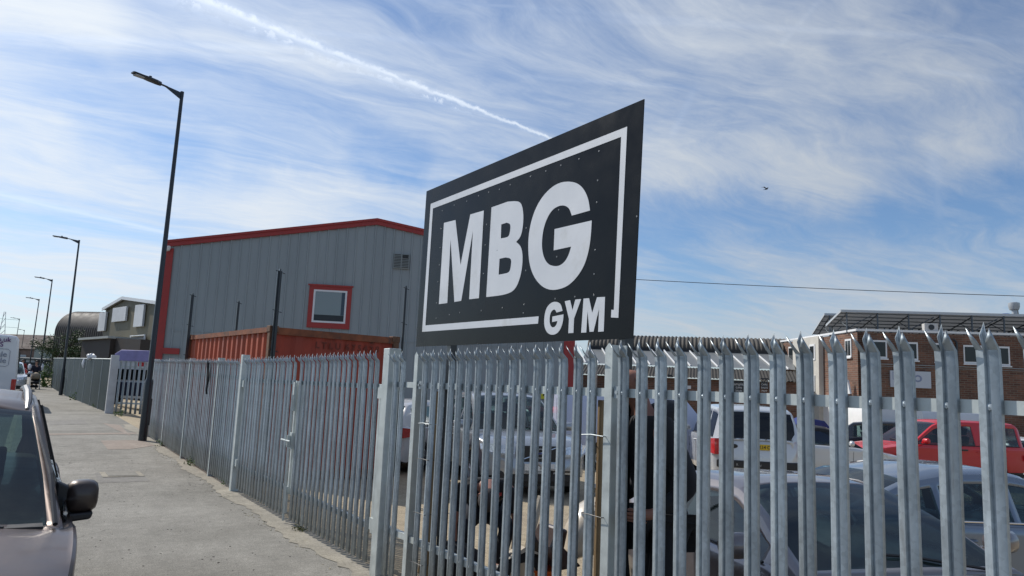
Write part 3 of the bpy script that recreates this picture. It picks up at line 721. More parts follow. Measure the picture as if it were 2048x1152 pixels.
    if s.get('rear',True):
        for sd in (1,-1):
            z0,z1=s.get('tail_z',(.72,.92)); tw=s.get('tail_w',.26)
            o=MB().add([(bx-.008+.02,sd*(h-.06-tw),z0),(bx+.03,sd*(h-.085),z0),(bx+.22,sd*(h-.01),z0+.02),(bx+.24,sd*(h-.015),z1-.02),(bx+.035,sd*(h-.09),z1),(bx+.012,sd*(h-.06-tw),z1)],[(0,1,4,5),(1,2,3,4)]).build('tail_light',mat('tail_lens',(.45,.015,.015),.15,0,.3,25,coat=1),root)
            so=o.modifiers.new('t','SOLIDIFY'); so.thickness=.04; so.offset=0
    return root,zt,Wd
def plate(root,x,z,txt,front,yellow,w=.52,y0=0,show=None):
    sgn=1 if front else -1
    c=(.62,.42,.02) if yellow else (.72,.72,.70)
    p=MB().box(min(x,x+.012*sgn),max(x,x+.012*sgn),y0-w/2,y0+w/2,z-.055,z+.055).build('number_plate',mat('plate_'+('yellow' if yellow else 'white'),c,.4),root,bevel=.003)
    M=wall_frame((x+.0135*sgn,y0,z-.032),(0,1*sgn,0))
    text_mesh('plate_text',txt,.095,mat('black_ink',(.01,.01,.01),.5),p,M,.001,'CENTER',.002,.9)
    return p
def camyaw(a): # a: heading in degrees measured from straight-at-camera, positive = nose to the viewer's right
    # camera forward azimuth: fwd=(sin33.1,cos33.1)
    t=R(33.1); f=Vector((math.sin(t),math.cos(t))); r=Vector((math.cos(t),-math.sin(t)))
    d=-f*math.cos(R(a))+r*math.sin(R(a)); return math.atan2(d.y,d.x)
def place(px,d,back=0,yaw=0):
    # ground point under image column px at depth d, then moved back along the car's own axis
    p=at(px,740,d); q=Vector((p[0],p[1],0))-Vector((math.cos(yaw),math.sin(yaw),0))*back
    q.z=zy(q.x,q.y) if q.x>fenceX(q.y) else zs(q.y)-.11; return q
#CARS
# ------------------------------------------------------------------ bronze off-roader at the kerb (faces the camera)
bronze=mk_paint('bronze_paint',(.135,.105,.093),.85,.36); bronze.node_tree.nodes['Principled BSDF'].inputs['Coat Weight'].default_value=.2
SUV=dict(sidemat=darkglass,L=4.5,W=1.86,H=1.72,wx=(1.35,-1.31),wr=.36,sill=.34,nose=2.2,tap=.13,shoulder=.07,gin=.055,tumble=.16,
  deck=[(-2.25,.62),(-2.2,.95),(-2.0,1.08),(0,1.06),(.95,1.02),(1.3,1.02),(1.95,.93),(2.15,.84),(2.25,.66)],
  roof=[(-2.18,1.0),(-2.05,1.38),(-1.9,1.53),(-1.4,1.60),(-.5,1.63),(.15,1.58),(.35,1.505),(.9,1.19),(1.22,1.0)],
  ws=(1.18,.27),rg=(-1.98,-2.16),win=[(-1.9,-1.2),(-1.12,-.2),(-.12,.95)],mirror=False,grille_z=(.60,.82),crown=.035,dw=.12)
yw=R(-90)
suv,szt,sW=car('parked_car',Vector((-.61,5.50,-.115)),yw,SUV,bronze,'bronze off-roader parked at the kerb in the foreground, its nose towards the viewer','car')
# door mirror on the pavement side (local +y is the car's left; pavement side is +X world = local +y)
def mirror_big(root,x,y,z,sd,m):
    prof=[(-.095,.6,.75),(-.075,.93,.95),(-.045,1,1.0),(.0,1,.98),(.03,.96,.90),(.05,.8,.72),(.058,.45,.4)]
    vs=[];fs=[];n=20
    for (u_,a,b) in prof:
        for k in range(n):
            t=2*math.pi*k/n; ct,st=math.cos(t),math.sin(t)
            ex=abs(ct)**.75*(1 if ct>0 else -1); ez=abs(st)**.6*(1 if st>0 else -1)
            vs.append((x+ex*.075*a*(1.15 if ct>0 else .55),y+sd*(u_+.10),z+ez*.088*b+(.014 if st>0 else 0)*(u_+.1)*4))
    for j in range(len(prof)-1):
        for k in range(n): fs.append((j*n+k,j*n+(k+1)%n,(j+1)*n+(k+1)%n,(j+1)*n+k))
    fs.append(tuple(range(n))); fs.append(tuple((len(prof)-1)*n+k for k in range(n)))
    o=MB().add(vs,fs).build('wing_mirror',m,root,True,50)
    b=MB(); b.prism([(x-.05,y-sd*.06,z-.135),(x-.05,y+sd*.13,z-.115),(x-.05,y+sd*.14,z-.075),(x-.05,y-sd*.06,z-.085)],(.13,0,0)); b.prism([(x-.03,y-sd*.05,z-.09),(x-.03,y+sd*.05,z-.09),(x-.03,y+sd*.03,z+.05),(x-.03,y-sd*.05,z+.09)],(.08,0,0))
    b.build('mirror_foot',blackplastic,o,bevel=.012)
mirror_big(suv,.66,.89,1.085,1,mat('mirror_bronze',(.06,.045,.04),.35,.5,.05,3,coat=.4))
mirror_big(suv,.66,-.93,1.085,-1,bronze)
rb=MB()
for sd in (1,-1):
    rb=MB()
    pts=[(.24,sd*.665,1.535),(.10,sd*.668,1.575),(-.2,sd*.665,1.62),(-.9,sd*.655,1.64),(-1.5,sd*.64,1.62),(-1.75,sd*.63,1.55)]
    rb.tube(pts,[.012,.02,.024,.024,.022,.012],8)
    rb.build('roof_rail',mat('satin_rail',(.09,.092,.10),.45,.3),suv,True)
wp=MB(); wp.tube([(1.25,.62,1.035),(1.02,.1,1.17),(.98,-.1,1.19)],.010,6); wp.box(1.06,1.26,-.78,.78,1.00,1.035); wp.build('wiper_cowl',blackplastic,suv)
for x in (-.16,-1.16): sf=MB(); sf.tube([(x,.94,.45),(x,.937,.95),(x+.0,.885,1.08),(x+.02,.745,1.55)],.006,6); sf.build('door_seam',blackplastic,suv)
sf=MB(); sf.tube([(1.02,.935,.55),(1.02,.93,.95),(.98,.87,1.035)],.004,6)
sf.build('door_seam',blackplastic,suv)
tr=MB(); tr.tube([(1.1,.875,1.065),(.4,.89,1.085),(-1.9,.87,1.105)],.010,6); tr.build('window_trim',chrome,suv)
# seal
MB().tube([(1.22,.83,1.035),(.9,.80,1.235),(.36,.715,1.49),(.2,.70,1.545),(-.2,.69,1.58)],[.012]*5,6).build('pillar_seal',blackplastic,suv)

# generic shapes
SALOON=dict(L=4.5,W=1.78,H=1.40,wx=(1.38,-1.32),wr=.31,sill=.24,tap=.16,
  deck=[(-2.25,.55),(-2.2,.86),(-2.05,.95),(-1.6,.96),(0,.92),(.85,.90),(1.4,.84),(1.95,.74),(2.17,.62),(2.25,.48)],
  roof=[(-1.75,.92),(-1.35,1.14),(-.95,1.32),(-.5,1.385),(0,1.40),(.25,1.375),(.6,1.22),(1.12,.885)],
  ws=(1.06,.22),rg=(-.98,-1.68),win=[(-1.05,-.42),(-.34,.75)],light_z=.56,grille_z=(.50,.64),tail_z=(.70,.88),crown=.02)
HATCH=dict(L=4.1,W=1.74,H=1.45,wx=(1.27,-1.25),wr=.30,sill=.24,tap=.15,
  deck=[(-2.05,.50),(-2.02,.80),(-1.95,.92),(0,.92),(.95,.90),(1.35,.84),(1.8,.72),(1.98,.60),(2.05,.46)],
  roof=[(-1.98,.90),(-1.75,1.18),(-1.5,1.38),(-1.0,1.44),(-.2,1.45),(.2,1.42),(.6,1.24),(1.18,.885)],
  ws=(1.12,.22),rg=(-1.55,-1.93),win=[(-1.45,-1.02),(-.94,-.22),(-.14,.8)],light_z=.56,grille_z=(.46,.6),tail_z=(.72,.92),crown=.02)
SUV2=dict(L=4.63,W=1.89,H=1.71,wx=(1.42,-1.35),wr=.36,sill=.34,tap=.15,
  deck=[(-2.31,.60),(-2.27,.90),(-2.1,1.05),(0,1.03),(.9,1.02),(1.4,1.00),(1.95,.92),(2.2,.80),(2.31,.60)],
  roof=[(-2.22,1.02),(-1.95,1.45),(-1.75,1.60),(-1.0,1.69),(-.3,1.71),(.1,1.67),(.35,1.58),(.75,1.33),(1.15,1.0)],
  ws=(1.1,.22),rg=(-1.75,-2.15),win=[(-1.7,-1.15),(-1.05,-.22),(-.14,.85)],light_z=.72,grille_z=(.60,.86),grille_w=.40,tail_z=(.85,1.3),tail_w=.12,crown=.05,dw=.10)
BOXY=dict(L=4.8,W=1.95,H=1.80,wx=(1.40,-1.34),wr=.38,sill=.36,tap=.10,tail=4,
  deck=[(-2.4,.62),(-2.37,1.05),(-2.28,1.13),(0,1.12),(1.0,1.11),(1.5,1.09),(2.1,1.03),(2.33,.9),(2.4,.65)],
  roof=[(-2.36,1.08),(-2.16,1.55),(-2.05,1.70),(-1.7,1.77),(-.6,1.80),(.1,1.77),(.35,1.66),(1.05,1.12),(1.1,1.08)],
  ws=(1.0,.2),rg=(-2.08,-2.34),win=[(-1.95,-1.30),(-1.2,-.30),(-.2,.75)],tail_z=(.80,1.12),tail_w=.14,light_z=.8,grille_z=(.72,.92),tumble=.16,crown=.02)
yardcars='cars parked in the yard behind the fence'
silver=mk_paint('silver_paint',(.38,.40,.42),.6,.3); silverw=mk_paint('pale_silver_paint',(.58,.60,.62),.3,.3); whitep=mk_paint('white_car_paint',(.70,.71,.72),0,.35)
mauve=mk_paint('mauve_grey_paint',(.18,.165,.175),.55,.35); bluep=mk_paint('steel_blue_paint',(.16,.20,.26),.6,.3); redp=mk_paint('red_paint',(.50,.006,.012),.0,.4); redp.node_tree.nodes['Principled BSDF'].inputs['Coat Weight'].default_value=.5; blackcar=mk_paint('black_car_paint',(.015,.016,.02),.2,.3)

# silver off-roader, nose to the gate
a=camyaw(16); v,vz,vw=car('parked_car',place(1085,12.4,2.3,a),a,SUV2,silver,'silver off-roader parked facing the fence, white front number plate, dark grille with a round badge','car',yardcars)
plate(v,2.335,.52,'Y17 SVO',True,False)
gd=MB(); gd.lathe([(.085,0),(.062,0),(.062,.02),(.085,.02),(.085,0)],(2.325,0,.74),'x',24); gd.box(2.33,2.338,-.062,.062,.725,.755)
gd.build('badge',chrome,v); MB().box(2.336,2.342,-.055,.055,.73,.75).build('badge_bar',mat('badge_blue',(.02,.03,.18),.3),v)
MB().tube([(2.33,.36,.86),(2.33,-.36,.62)],.012,6).build('grille_bar',chrome,v)
# bumper lower part in dark plastic
MB().box(2.20,2.30,-.72,.72,.30,.46).build('bumper_lower',blackplastic,v,bevel=.03)
# white saloon, rear view, left of it
a=camyaw(180-14); w_,_,_=car('parked_car',place(928,15.6,-2.2,a),a,SALOON,whitep,'white saloon seen from behind with red tail lights, left of the silver off-roader','car',yardcars)
plate(w_,-2.245,.74,'GT55 LKA',False,True)
a=camyaw(180-20); w2,_,_=car('parked_car',place(745,15.0,-2.0,a),a,HATCH,whitep,'white hatchback half hidden by the red container and the tall gate post','car',yardcars)
a=camyaw(70); r2,_,_=car('parked_car',place(1120,21,0,a),a,HATCH,redp,'dark red hatchback glimpsed behind the silver off-roader','car',yardcars)
# white box-shaped off-roader, rear view
a=camyaw(180-6); rr,rz,rw=car('parked_car',place(1520,15.2,-2.4,a),a,BOXY,silverw,'white off-roader seen from behind with black windows and a yellow number plate','car',yardcars,darkglass)
plate(rr,-2.405,.98,'K14 CRR',False,True,.52,-.13)
MB().box(-2.425,-2.35,-.86,.86,.55,.70).build('rear_step',blackplastic,rr,bevel=.02)
for i,ch in enumerate('ROVER'): text_mesh('lettering',ch,.07,alloy,rr,wall_frame((-2.43,.46-.23*i,.59),(0,-1,0)),.001,'CENTER')
for i,ch in enumerate('RANGE ROVER'): text_mesh('lettering',ch,.075,blackplastic,rr,wall_frame((-2.385,.62-.124*i,1.115),(0,-1,0)),.004,'CENTER')
bd=MB().lathe([(0,-.012),(.05,-.010),(.06,0)],(0,0,0),'x',16); bd.v=[(-2.40+p[0],.52+p[1]*1.3,.98+p[2]*.7) for p in bd.v]; bd.build('badge',blackplastic,rr)
# dark mauve-grey saloon right behind the fence, nose to the right
D=dict(SALOON); D.update(W=1.76,tumble=.24,roof=[(-1.75,.90),(-1.35,1.10),(-.95,1.24),(-.5,1.30),(0,1.315),(.22,1.285),(.6,1.15),(1.12,.885)],gin=.07)
a=camyaw(15); dk,dz,dw=car('parked_car',place(1735,4.85,.75,a),a,D,mauve,'mauve-grey saloon right behind the near fence, its windscreen facing the viewer','car',yardcars)
# steel blue coupe behind it
CP=dict(SALOON); CP.update(L=4.6,roof=[(-1.95,.90),(-1.5,1.10),(-1.0,1.28),(-.5,1.36),(0,1.37),(.25,1.34),(.65,1.18),(1.2,.88)],ws=(1.14,.28),rg=(-1.0,-1.85),win=[(-1.45,-.75),(-.68,.0),(.07,.95)],light_z=.58)
a=camyaw(100); cp,_,_=car('parked_car',place(1905,7.7,.1,a),a,CP,bluep,'steel blue coupe parked side-on behind the mauve-grey saloon','car',yardcars)
for sd in (1,-1): MB().tube([(1.0,sd*.865,.912),(0,sd*.875,.935),(-1.5,sd*.84,.96)],.008,6).build('window_trim',chrome,cp)
# red double-cab pickup with hardtop, nose left
PK=dict(L=5.2,W=1.8,H=1.8,wx=(1.62,-1.35),wr=.38,sill=.42,tap=.12,
  deck=[(-2.6,.7),(-2.57,1.08),(-2.5,1.12),(0,1.10),(.9,1.12),(1.5,1.08),(2.2,.98),(2.5,.84),(2.6,.66)],
  roof=[(-2.55,1.1),(-2.48,1.68),(-2.3,1.76),(-1.2,1.78),(-.3,1.78),(.0,1.76),(.35,1.66),(1.2,1.1)],ws=(1.15,.2),rg=(-2.47,-2.55),win=[(-2.3,-1.75),(-1.68,-1.15),(-.85,-.2),(-.12,.95)],light_z=.75,crown=.02,grille_z=(.6,.8))
a=camyaw(-80); pk,_,_=car('pickup_truck',place(1850,21.5,0,a),a,PK,redp,'bright red double-cab pickup with a hardtop, side-on behind the steel blue coupe','pickup',yardcars)
for x in (-1.2,-.2): MB().box(x-.3,x-.12,.895,.93,.98,1.02).build('door_handle',blackplastic,pk)
# pale silver convertible with a dark soft top
CV=dict(SALOON); CV.update(cabmat=mat('soft_top',(.02,.022,.028),.9),win=[(-1.1,-.5),(-.42,.75)])
a=camyaw(78); cv,_,_=car('parked_car',place(1640,21,.2,a),a,CV,silverw,'pale silver convertible with a dark fabric roof, behind the white off-roader','car',yardcars)
a=camyaw(180-10); b5,_,_=car('parked_car',place(2060,24,-2,a),a,HATCH,whitep,'white car glimpsed above the red pickup at the right edge of the picture','car',yardcars)
a=camyaw(60); b6,_,_=car('parked_car',place(1800,30,0,a),a,SUV2,blackcar,'black car roof just visible behind the red pickup cabin','car',yardcars)
# street cars on the left
a=R(-90); s1,_,_=car('parked_car',Vector((-.60,52,zs(52)-.11)),a,SUV2,silverw,'small pale silver car parked beyond the white van','car','cars parked along the kerb')
s2,_,_=car('parked_car',Vector((-.68,60,zs(60)-.11)),a,SUV2,blackcar,'small black car parked beyond the pale silver car','car','cars parked along the kerb')

# vans
def van(name,loc,yaw,L,W,H,m,label,cat='van',group=None,rear=True,glazed=True):
    root=empty(name,loc,yaw,label,cat,group)
    xs=list(np.linspace(-L/2,L/2,40)); xs=[-L/2,-L/2+.02,-L/2+.06,-L/2+.12]+[x for x in xs if x>-L/2+.13]
    vs=[];fs=[];h=W/2
    for x in xs:
        t=(x+L/2)
        k=1-.06*max(0,1-t/.12)**2
        zt_=H*(1-.03*max(0,1-t/.12)**2)
        if x>L/2-1.9: 
            q=(x-(L/2-1.9))/1.9; zt_=np.interp(q,[0,.25,.62,.9,1],[H,H*.97,H*.55,H*.42,H*.25])
        zb=.35
        for w in (L/2-1.0,-L/2+1.1):
            dd=abs(x-w)
            if dd<.42: zb=max(zb,.34+math.sqrt(.42**2-dd**2))
        zb=min(zb,zt_-.2)
        row=[(0,zt_),(h*.6*k,zt_-.01),(h*.83*k,zt_-.05),(h*.91*k,zt_-.16),(h*.96*k,zt_*.72),(h*k,zt_*.45),(h*k,zb+.1),(h*k-.02,zb)]
        full=row[::-1]+[(-a,b) for a,b in row[1:]]; N=len(full)
        vs+=[(x,a,b) for a,b in full]
    for j in range(len(xs)-1):
        for i in range(N-1): a=j*N+i; fs.append((a,a+1,a+N+1,a+N))
    fs.append(tuple(range(N))[::-1]); fs.append(tuple((len(xs)-1)*N+k for k in range(N)))
    MB().add(vs,fs).build('body',m,root,True,35)
    for w in (L/2-1.0,-L/2+1.1):
        for sd in (1,-1): wheel(root,w,sd*(h-.12),.34,.2,sd)
    MB().box(-L/2-.06,-L/2+.1,-h+.04,h-.04,.38,.55).build('bumper',blackplastic,root,bevel=.02)
    for sd in (1,-1): MB().box(-L/2-.02,-L/2+.06,min(sd*(h-.16),sd*(h-.01)),max(sd*(h-.16),sd*(h-.01)),.75,1.15).build('tail_light',mat('tail_lens',(.45,.015,.015),.15),root,bevel=.01)
    MB().box(-L/2-.006,-L/2+.01,-.008,.008,.6,H-.2).build('door_seam',blackplastic,root)
    if glazed: MB().box(L/2-1.75,L/2-.9,-h-.003,h+.003,H*.58,H*.80).build('side_window',darkglass,root)
    return root
vn=van('parked_van',Vector((-1.08,35.2,zs(33)-.11)),R(90),5.4,1.98,2.75,whitep,'white panel van seen from behind at the left edge, lettering on its rear door','van')
vin=mat('van_purple',(.12,.03,.16),.5); vig=mat('van_grey',(.25,.27,.33),.5)
def vt(s,y,z,size,m,al='RIGHT'): text_mesh('lettering',s,size,m,vn,wall_frame((-2.735,y,z),(0,-1,0)),.002,al,.003)
vt('co.uk',-.66,2.48,.24,vin); vt('TS',-.45,2.30,.24,vin); vt('ale',-.60,1.94,.27,vig); vt('ale',-.60,1.72,.27,vig)
fr_=MB(); fr_.tube([(-2.73,-.2,2.22),(-2.73,-.60,2.22),(-2.73,-.68,2.16),(-2.73,-.68,1.66),(-2.73,-.60,1.60),(-2.73,-.2,1.60)],.008,6); fr_.build('lettering_frame',vig,vn)

# vans / trailers at the right in front of the brick building
a=camyaw(85); v1=van('parked_van',place(1880,33,0,a),a,5.6,2.0,2.3,whitesheet,'long pale van parked side-on below the brick building','van','vans by the brick building')
a=camyaw(180-5); v2=van('parked_van',place(1795,31,-2.5,a),a,5.2,2.0,2.6,white,'white van seen from behind with a red and white notice on its door','van','vans by the brick building')
nt_=MB().box(-2.64,-2.612,-.55,.55,1.15,1.75).build('notice_board',white,v2)
inkr=mat('red_ink',(.5,.02,.02),.6); inkk=mat('black_ink',(.01,.01,.01),.5)
MB().box(-2.645,-2.641,.30,.52,1.17,1.73).build('red_panel',inkr,nt_)
for k,t_ in enumerate(['LIVE','FRONT','01732 750','1 2 STAR','OPEN']): text_mesh('notice_text',t_,.11,inkk if k%2 else inkr,nt_,wall_frame((-2.643,-.12,1.62-.11*k),(0,-1,0)),.001,'CENTER')
a=camyaw(92); v3=van('parked_van',place(1290,19.5,0,a),a,4.6,1.9,1.95,mat('lavender_panel',(.50,.54,.68),.4,coat=.5),'pale lavender van side-on, behind the standing man in black','van','vans in the yard',True,False)
# blue and red covered load behind the white off-roader
p=at(1636,850,26); bt=MB(); 
prof=[(-1.0,0),(-1.05,.7),(-.9,1.35),(-.3,1.62),(.25,1.55),(.6,1.15),(1.0,.85),(1.15,.3),(1.15,0)]
bt.prism([(x,0,z) for x,z in prof],(0,1.2,0))
o=bt.build('covered_load',mat('blue_tarpaulin',(.015,.03,.16),.55,0,.2,3,.4,6),None,True,30,.05); o.location=yz(p); o.rotation_euler=(0,0,-R(33)); tag(o,'dark blue tarpaulin over a load, behind the pale silver convertible','tarpaulin')
#BUILDINGS
# ------------------------------------------------------------------ grey gabled unit with red trim
def local_building(P0,P1,name,label,cat='building'):
    # origin at P0 (ground), local +x runs along the facade towards P1, local +y goes back, away from the viewer
    P0=Vector((P0[0],P0[1],0)); P1=Vector((P1[0],P1[1],0)); d=(P1-P0); ang=math.atan2(d.y,d.x)
    return empty(name,P0,ang,label,cat),d.length
gcol=mat('grey_cladding',(.29,.325,.335),.5,.1,.10,1.2,stretch=(1,1,.15),dirt=(.23,.255,.26),ds=1.5,dcut=(.55,.85))
redtrim=mat('red_trim',(.34,.035,.03),.5,0,.1,4)
A_=at(338,495,28); B_=at(1142,700,29.2)
gb,GL=local_building(A_,B_,'industrial_unit','grey ribbed metal unit with red trim and a low gable, behind the gym sign','building')
def to_local(root,p):
    M=Matrix.Translation(root.location)@Matrix.Rotation(root.rotation_euler.z,4,'Z'); return M.inverted()@Vector(p)
def onface(root,px,py,yoff=0.):
    # intersect a pixel ray with the facade plane (local y=0)
    M=(Matrix.Translation(root.location)@Matrix.Rotation(root.rotation_euler.z,4,'Z')).inverted()
    o=M@Vector(C0); d=M.to_3x3()@Vector(RM@ray(px,py)); t=(yoff-o.y)/d.y; return o+d*t
eL=onface(gb,331,486); rdg=onface(gb,755,443); eR=onface(gb,846,464)
slopeR=(rdg.z-eR.z)/(eR.x-rdg.x); 
zL=eL.z; zR=rdg.z-slopeR*(GL-rdg.x); DP=24
def roofz(x): return np.interp(x,[0,rdg.x,GL],[zL,rdg.z,zR])
g=MB(); base=-.8
# ribbed cladding as real geometry: one corrugated sheet across the facade
xs=[];
x=0.; pitch_=.36
prof=[]
while x<GL:
    for dx,dy in ((0,0),(.05,0),(.075,-.035),(.115,-.035),(.14,0)):
        if x+dx<GL: prof.append((x+dx,dy))
    x+=pitch_
prof.append((GL,0)); wzb=onface(gb,1,1)
vs=[];fs=[]
for (x,y) in prof: vs+=[(x,y,base),(x,y,float(roofz(x))-.05)]
for i in range(len(prof)-1): fs.append((2*i,2*i+2,2*i+3,2*i+1))
g.add(vs,fs)
x=.06
while x<GL-.3:
    z=base+1.2
    while z<float(roofz(x))-.5: g.lathe([(0,-.045),(.018,-.043),(.02,-.034)],(x+.035,0,z),'y',6); z+=1.15
    x+=.36
for zz_ in (3.35,):
    g.box(.3,GL-.3,-.040,-.0355,zz_-.012,zz_+.012)
g.build('front_wall',gcol,gb)
g=MB(); g.box(.02,GL-.02,.02,.05,base,2.0); 
g.add([(0,0.01,base),(0,DP,base),(0,DP,zL),(0,.01,zL)],[(0,1,2,3)]); g.add([(GL,0.01,base),(GL,DP,base),(GL,DP,zR),(GL,.01,zR)],[(0,3,2,1)]); g.add([(0,DP,base),(GL,DP,base),(GL,DP,zR),(rdg.x,DP,rdg.z),(0,DP,zL)],[(0,1,2,3,4)])
g.build('side_wall',gcol,gb)
g=MB(); g.add([(-.1,-.02,zL+.02),(rdg.x,-.02,rdg.z+.04),(rdg.x,DP+.1,rdg.z+.04),(-.1,DP+.1,zL+.02),(GL+.1,-.02,zR+.02),(GL+.1,DP+.1,zR+.02)],[(0,1,2,3),(1,4,5,2)]); g.build('roof',mat('roof_sheet',(.2,.21,.2),.6),gb)
g=MB(); tt=.21
g.prism([(-.12,-.09,zL+.05),(rdg.x,-.09,rdg.z+.07),(rdg.x,-.09,rdg.z+.07-tt),(-.12,-.09,zL+.05-tt)],(0,.10,0))
g.prism([(rdg.x,-.09,rdg.z+.07),(GL+.12,-.09,zR+.05),(GL+.12,-.09,zR+.05-tt),(rdg.x,-.09,rdg.z+.07-tt)],(0,.10,0))
g.prism([(-.12,-.13,zL+.09),(rdg.x,-.13,rdg.z+.11),(rdg.x,-.13,rdg.z+.02),(-.12,-.13,zL+.0)],(0,.04,0))
g.prism([(rdg.x,-.13,rdg.z+.11),(GL+.12,-.13,zR+.09),(GL+.12,-.13,zR+.0),(rdg.x,-.13,rdg.z+.02)],(0,.04,0))
g.build('verge_trim',redtrim,gb)
g=MB(); g.box(-.10,.20,-.075,-.038,base,zL-.2); g.build('corner_trim',redtrim,gb); g=MB(); g.box(GL-.30,GL+.14,-.075,-.038,base,zR-.2); g.build('corner_trim',redtrim,gb); g=MB(); g.box(.21,.8,-.12,-.08,onface(gb,325,702).z-.1,onface(gb,325,702).z+.12); g.build('trim_end',redtrim,gb)
w0=onface(gb,620,571); w1=onface(gb,705,573); w2=onface(gb,614,655)
wx0,wx1,wz0,wz1=w0.x,w1.x,w2.z,(w0.z+w1.z)/2
g=MB(); b_=.17
g.box(wx0,wx1,-.07,-.037,wz1-b_,wz1); g.box(wx0,wx1,-.07,-.037,wz0,wz0+b_+.04); g.box(wx0,wx0+b_,-.07,-.037,wz0+b_+.04,wz1-b_); g.box(wx1-b_,wx1,-.07,-.037,wz0+b_+.04,wz1-b_); g.box(wx0-.05,wx1+.05,-.11,-.071,wz1-.03,wz1+.03)
wf=g.build('window_trim',redtrim,gb)
g=MB(); a0,a1,c0,c1=wx0+b_,wx1-b_,wz0+b_+.04,wz1-b_
g.box(a0,a1,-.065,-.04,c1-.07,c1); g.box(a0,a1,-.065,-.04,c0,c0+.07); g.box(a0,a0+.07,-.065,-.04,c0+.07,c1-.07); g.box(a1-.07,a1,-.065,-.04,c0+.07,c1-.07)
fw=g.build('window_frame',white,gb)
MB().box(a0+.07,a1-.07,-.055,-.052,c0+.07,c1-.07).build('pane',mat('upper_pane',(.19,.235,.245),.06,0,spec=.8),fw)
MB().box(a0+.07,a1-.07,-.058,-.056,c0+.07,c0+.30).build('window_shelf',mat('dark_interior',(.02,.03,.035),.5),fw); MB().box(a1-.20,a1-.07,-.058,-.056,c0+.31,c1-.07).build('curtain',mat('curtain_grey',(.06,.09,.12),.8),fw)
v0=onface(gb,788,507); v1_=onface(gb,818,539)
g=MB(); g.box(v0.x,v1_.x,-.09,-.038,v1_.z,v0.z); vo=g.build('vent_box',mat('vent_grey',(.26,.29,.29),.5),gb,bevel=.01)
g=MB(); nx=(v0.x+v1_.x)/2
for k in range(9): z=v0.z-.03-k*(v0.z-v1_.z-.05)/9; g.box(v0.x+.03,nx-.02,-.105,-.092,z-.035,z-.01); g.box(nx+.02,v1_.x-.03,-.105,-.092,z-.035,z-.01)
g.box(nx+.04,v1_.x-.05,-.097,-.091,v0.z-.16,v0.z-.06); g.build('vent_slats',mat('vent_dark',(.03,.035,.035),.6),vo)
dm=onface(gb,332,497); g=MB(); g.lathe([(0,-.14),(.08,-.11),(.12,-.02),(.12,.06)],(dm.x+.12,-.2,dm.z),'z',12); g.box(dm.x+.06,dm.x+.18,-.2,-.07,dm.z+.02,dm.z+.08); g.build('security_camera',white,gb,True)
# second smaller grey board building glimpsed right of the corner: part of the corrugated shed below

# ------------------------------------------------------------------ red shipping container
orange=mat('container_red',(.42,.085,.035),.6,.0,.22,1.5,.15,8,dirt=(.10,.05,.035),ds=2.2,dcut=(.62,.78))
rustm=mat('rust',(.16,.085,.05),.85,0,.4,6,.3,20)
ctz=2.50
c0_=Vector((3.41,12.60,0)); ca=math.atan2(12.82-12.6,5.90-3.41); CW=2.48; CLn=4.9; CT=2.58
ct=empty('shipping_container',(c0_.x,c0_.y,-.02),ca,'rusty red shipping container behind the gate, with faded code letters on its end','shipping container')
def corr(n0,n1,step,dep,along,fixed,z0,z1,out):
    prof=[];x=n0
    while x<n1-step*.99:
        prof+=[(x,0),(x+step*.30,0),(x+step*.5,dep),(x+step*.8,dep)]; x+=step
    prof.append((n1,0)); vs=[];fs=[]
    for a,d in prof:
        for z in (z0,z1): vs.append((a,fixed+out*d,z) if along=='x' else (fixed+out*d,a,z))
    for i in range(len(prof)-1): fs.append((2*i,2*i+2,2*i+3,2*i+1))
    return MB().add(vs,fs)
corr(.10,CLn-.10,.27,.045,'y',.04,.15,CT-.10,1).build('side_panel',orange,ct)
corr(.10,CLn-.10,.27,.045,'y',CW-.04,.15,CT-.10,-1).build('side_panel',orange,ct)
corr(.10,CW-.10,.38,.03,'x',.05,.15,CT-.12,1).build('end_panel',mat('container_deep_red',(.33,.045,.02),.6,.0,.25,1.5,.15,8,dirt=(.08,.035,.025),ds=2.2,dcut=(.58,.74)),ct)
MB().box(.06,CW-.06,CLn-.06,CLn-.03,.15,CT-.1).build('door_panel',orange,ct)
MB().box(.05,CW-.05,.05,CLn-.05,CT-.06,CT-.03).build('roof_panel',rustm,ct)
for x in (0,CW-.12):
    for y in (0,CLn-.12): MB().box(x,x+.12,y,y+.12,0,CT).build('corner_post',rustm,ct,bevel=.01)
g=MB(); 
for y in (0.01,CLn-.09): g.box(.12,CW-.12,y,y+.08,CT-.13,CT-.012); g.box(.12,CW-.12,y,y+.08,.02,.16)
for x in (0.01,CW-.08): g.box(x,x+.07,.12,CLn-.12,CT-.10,CT-.012); g.box(x,x+.07,.12,CLn-.12,.02,.16)
g.build('top_rail',mat('rail_rust',(.22,.075,.035),.8,0,.4,5,.2,12,dirt=(.07,.05,.04),ds=3),ct)
for x in (-.01,CW-.15):
    for y in (-.01,CLn-.15): MB().box(x,x+.16,y,y+.16,CT-.10,CT+.01).build('corner_casting',rustm,ct,bevel=.01)
fad=mat('faded_code',(.16,.03,.015),.7)
text_mesh('code_letters','L T L U  6 7 5 4 2 8',.155,fad,ct,wall_frame((.84,.046,2.27),(1,0,0)),.003,'LEFT',.004,1.0)
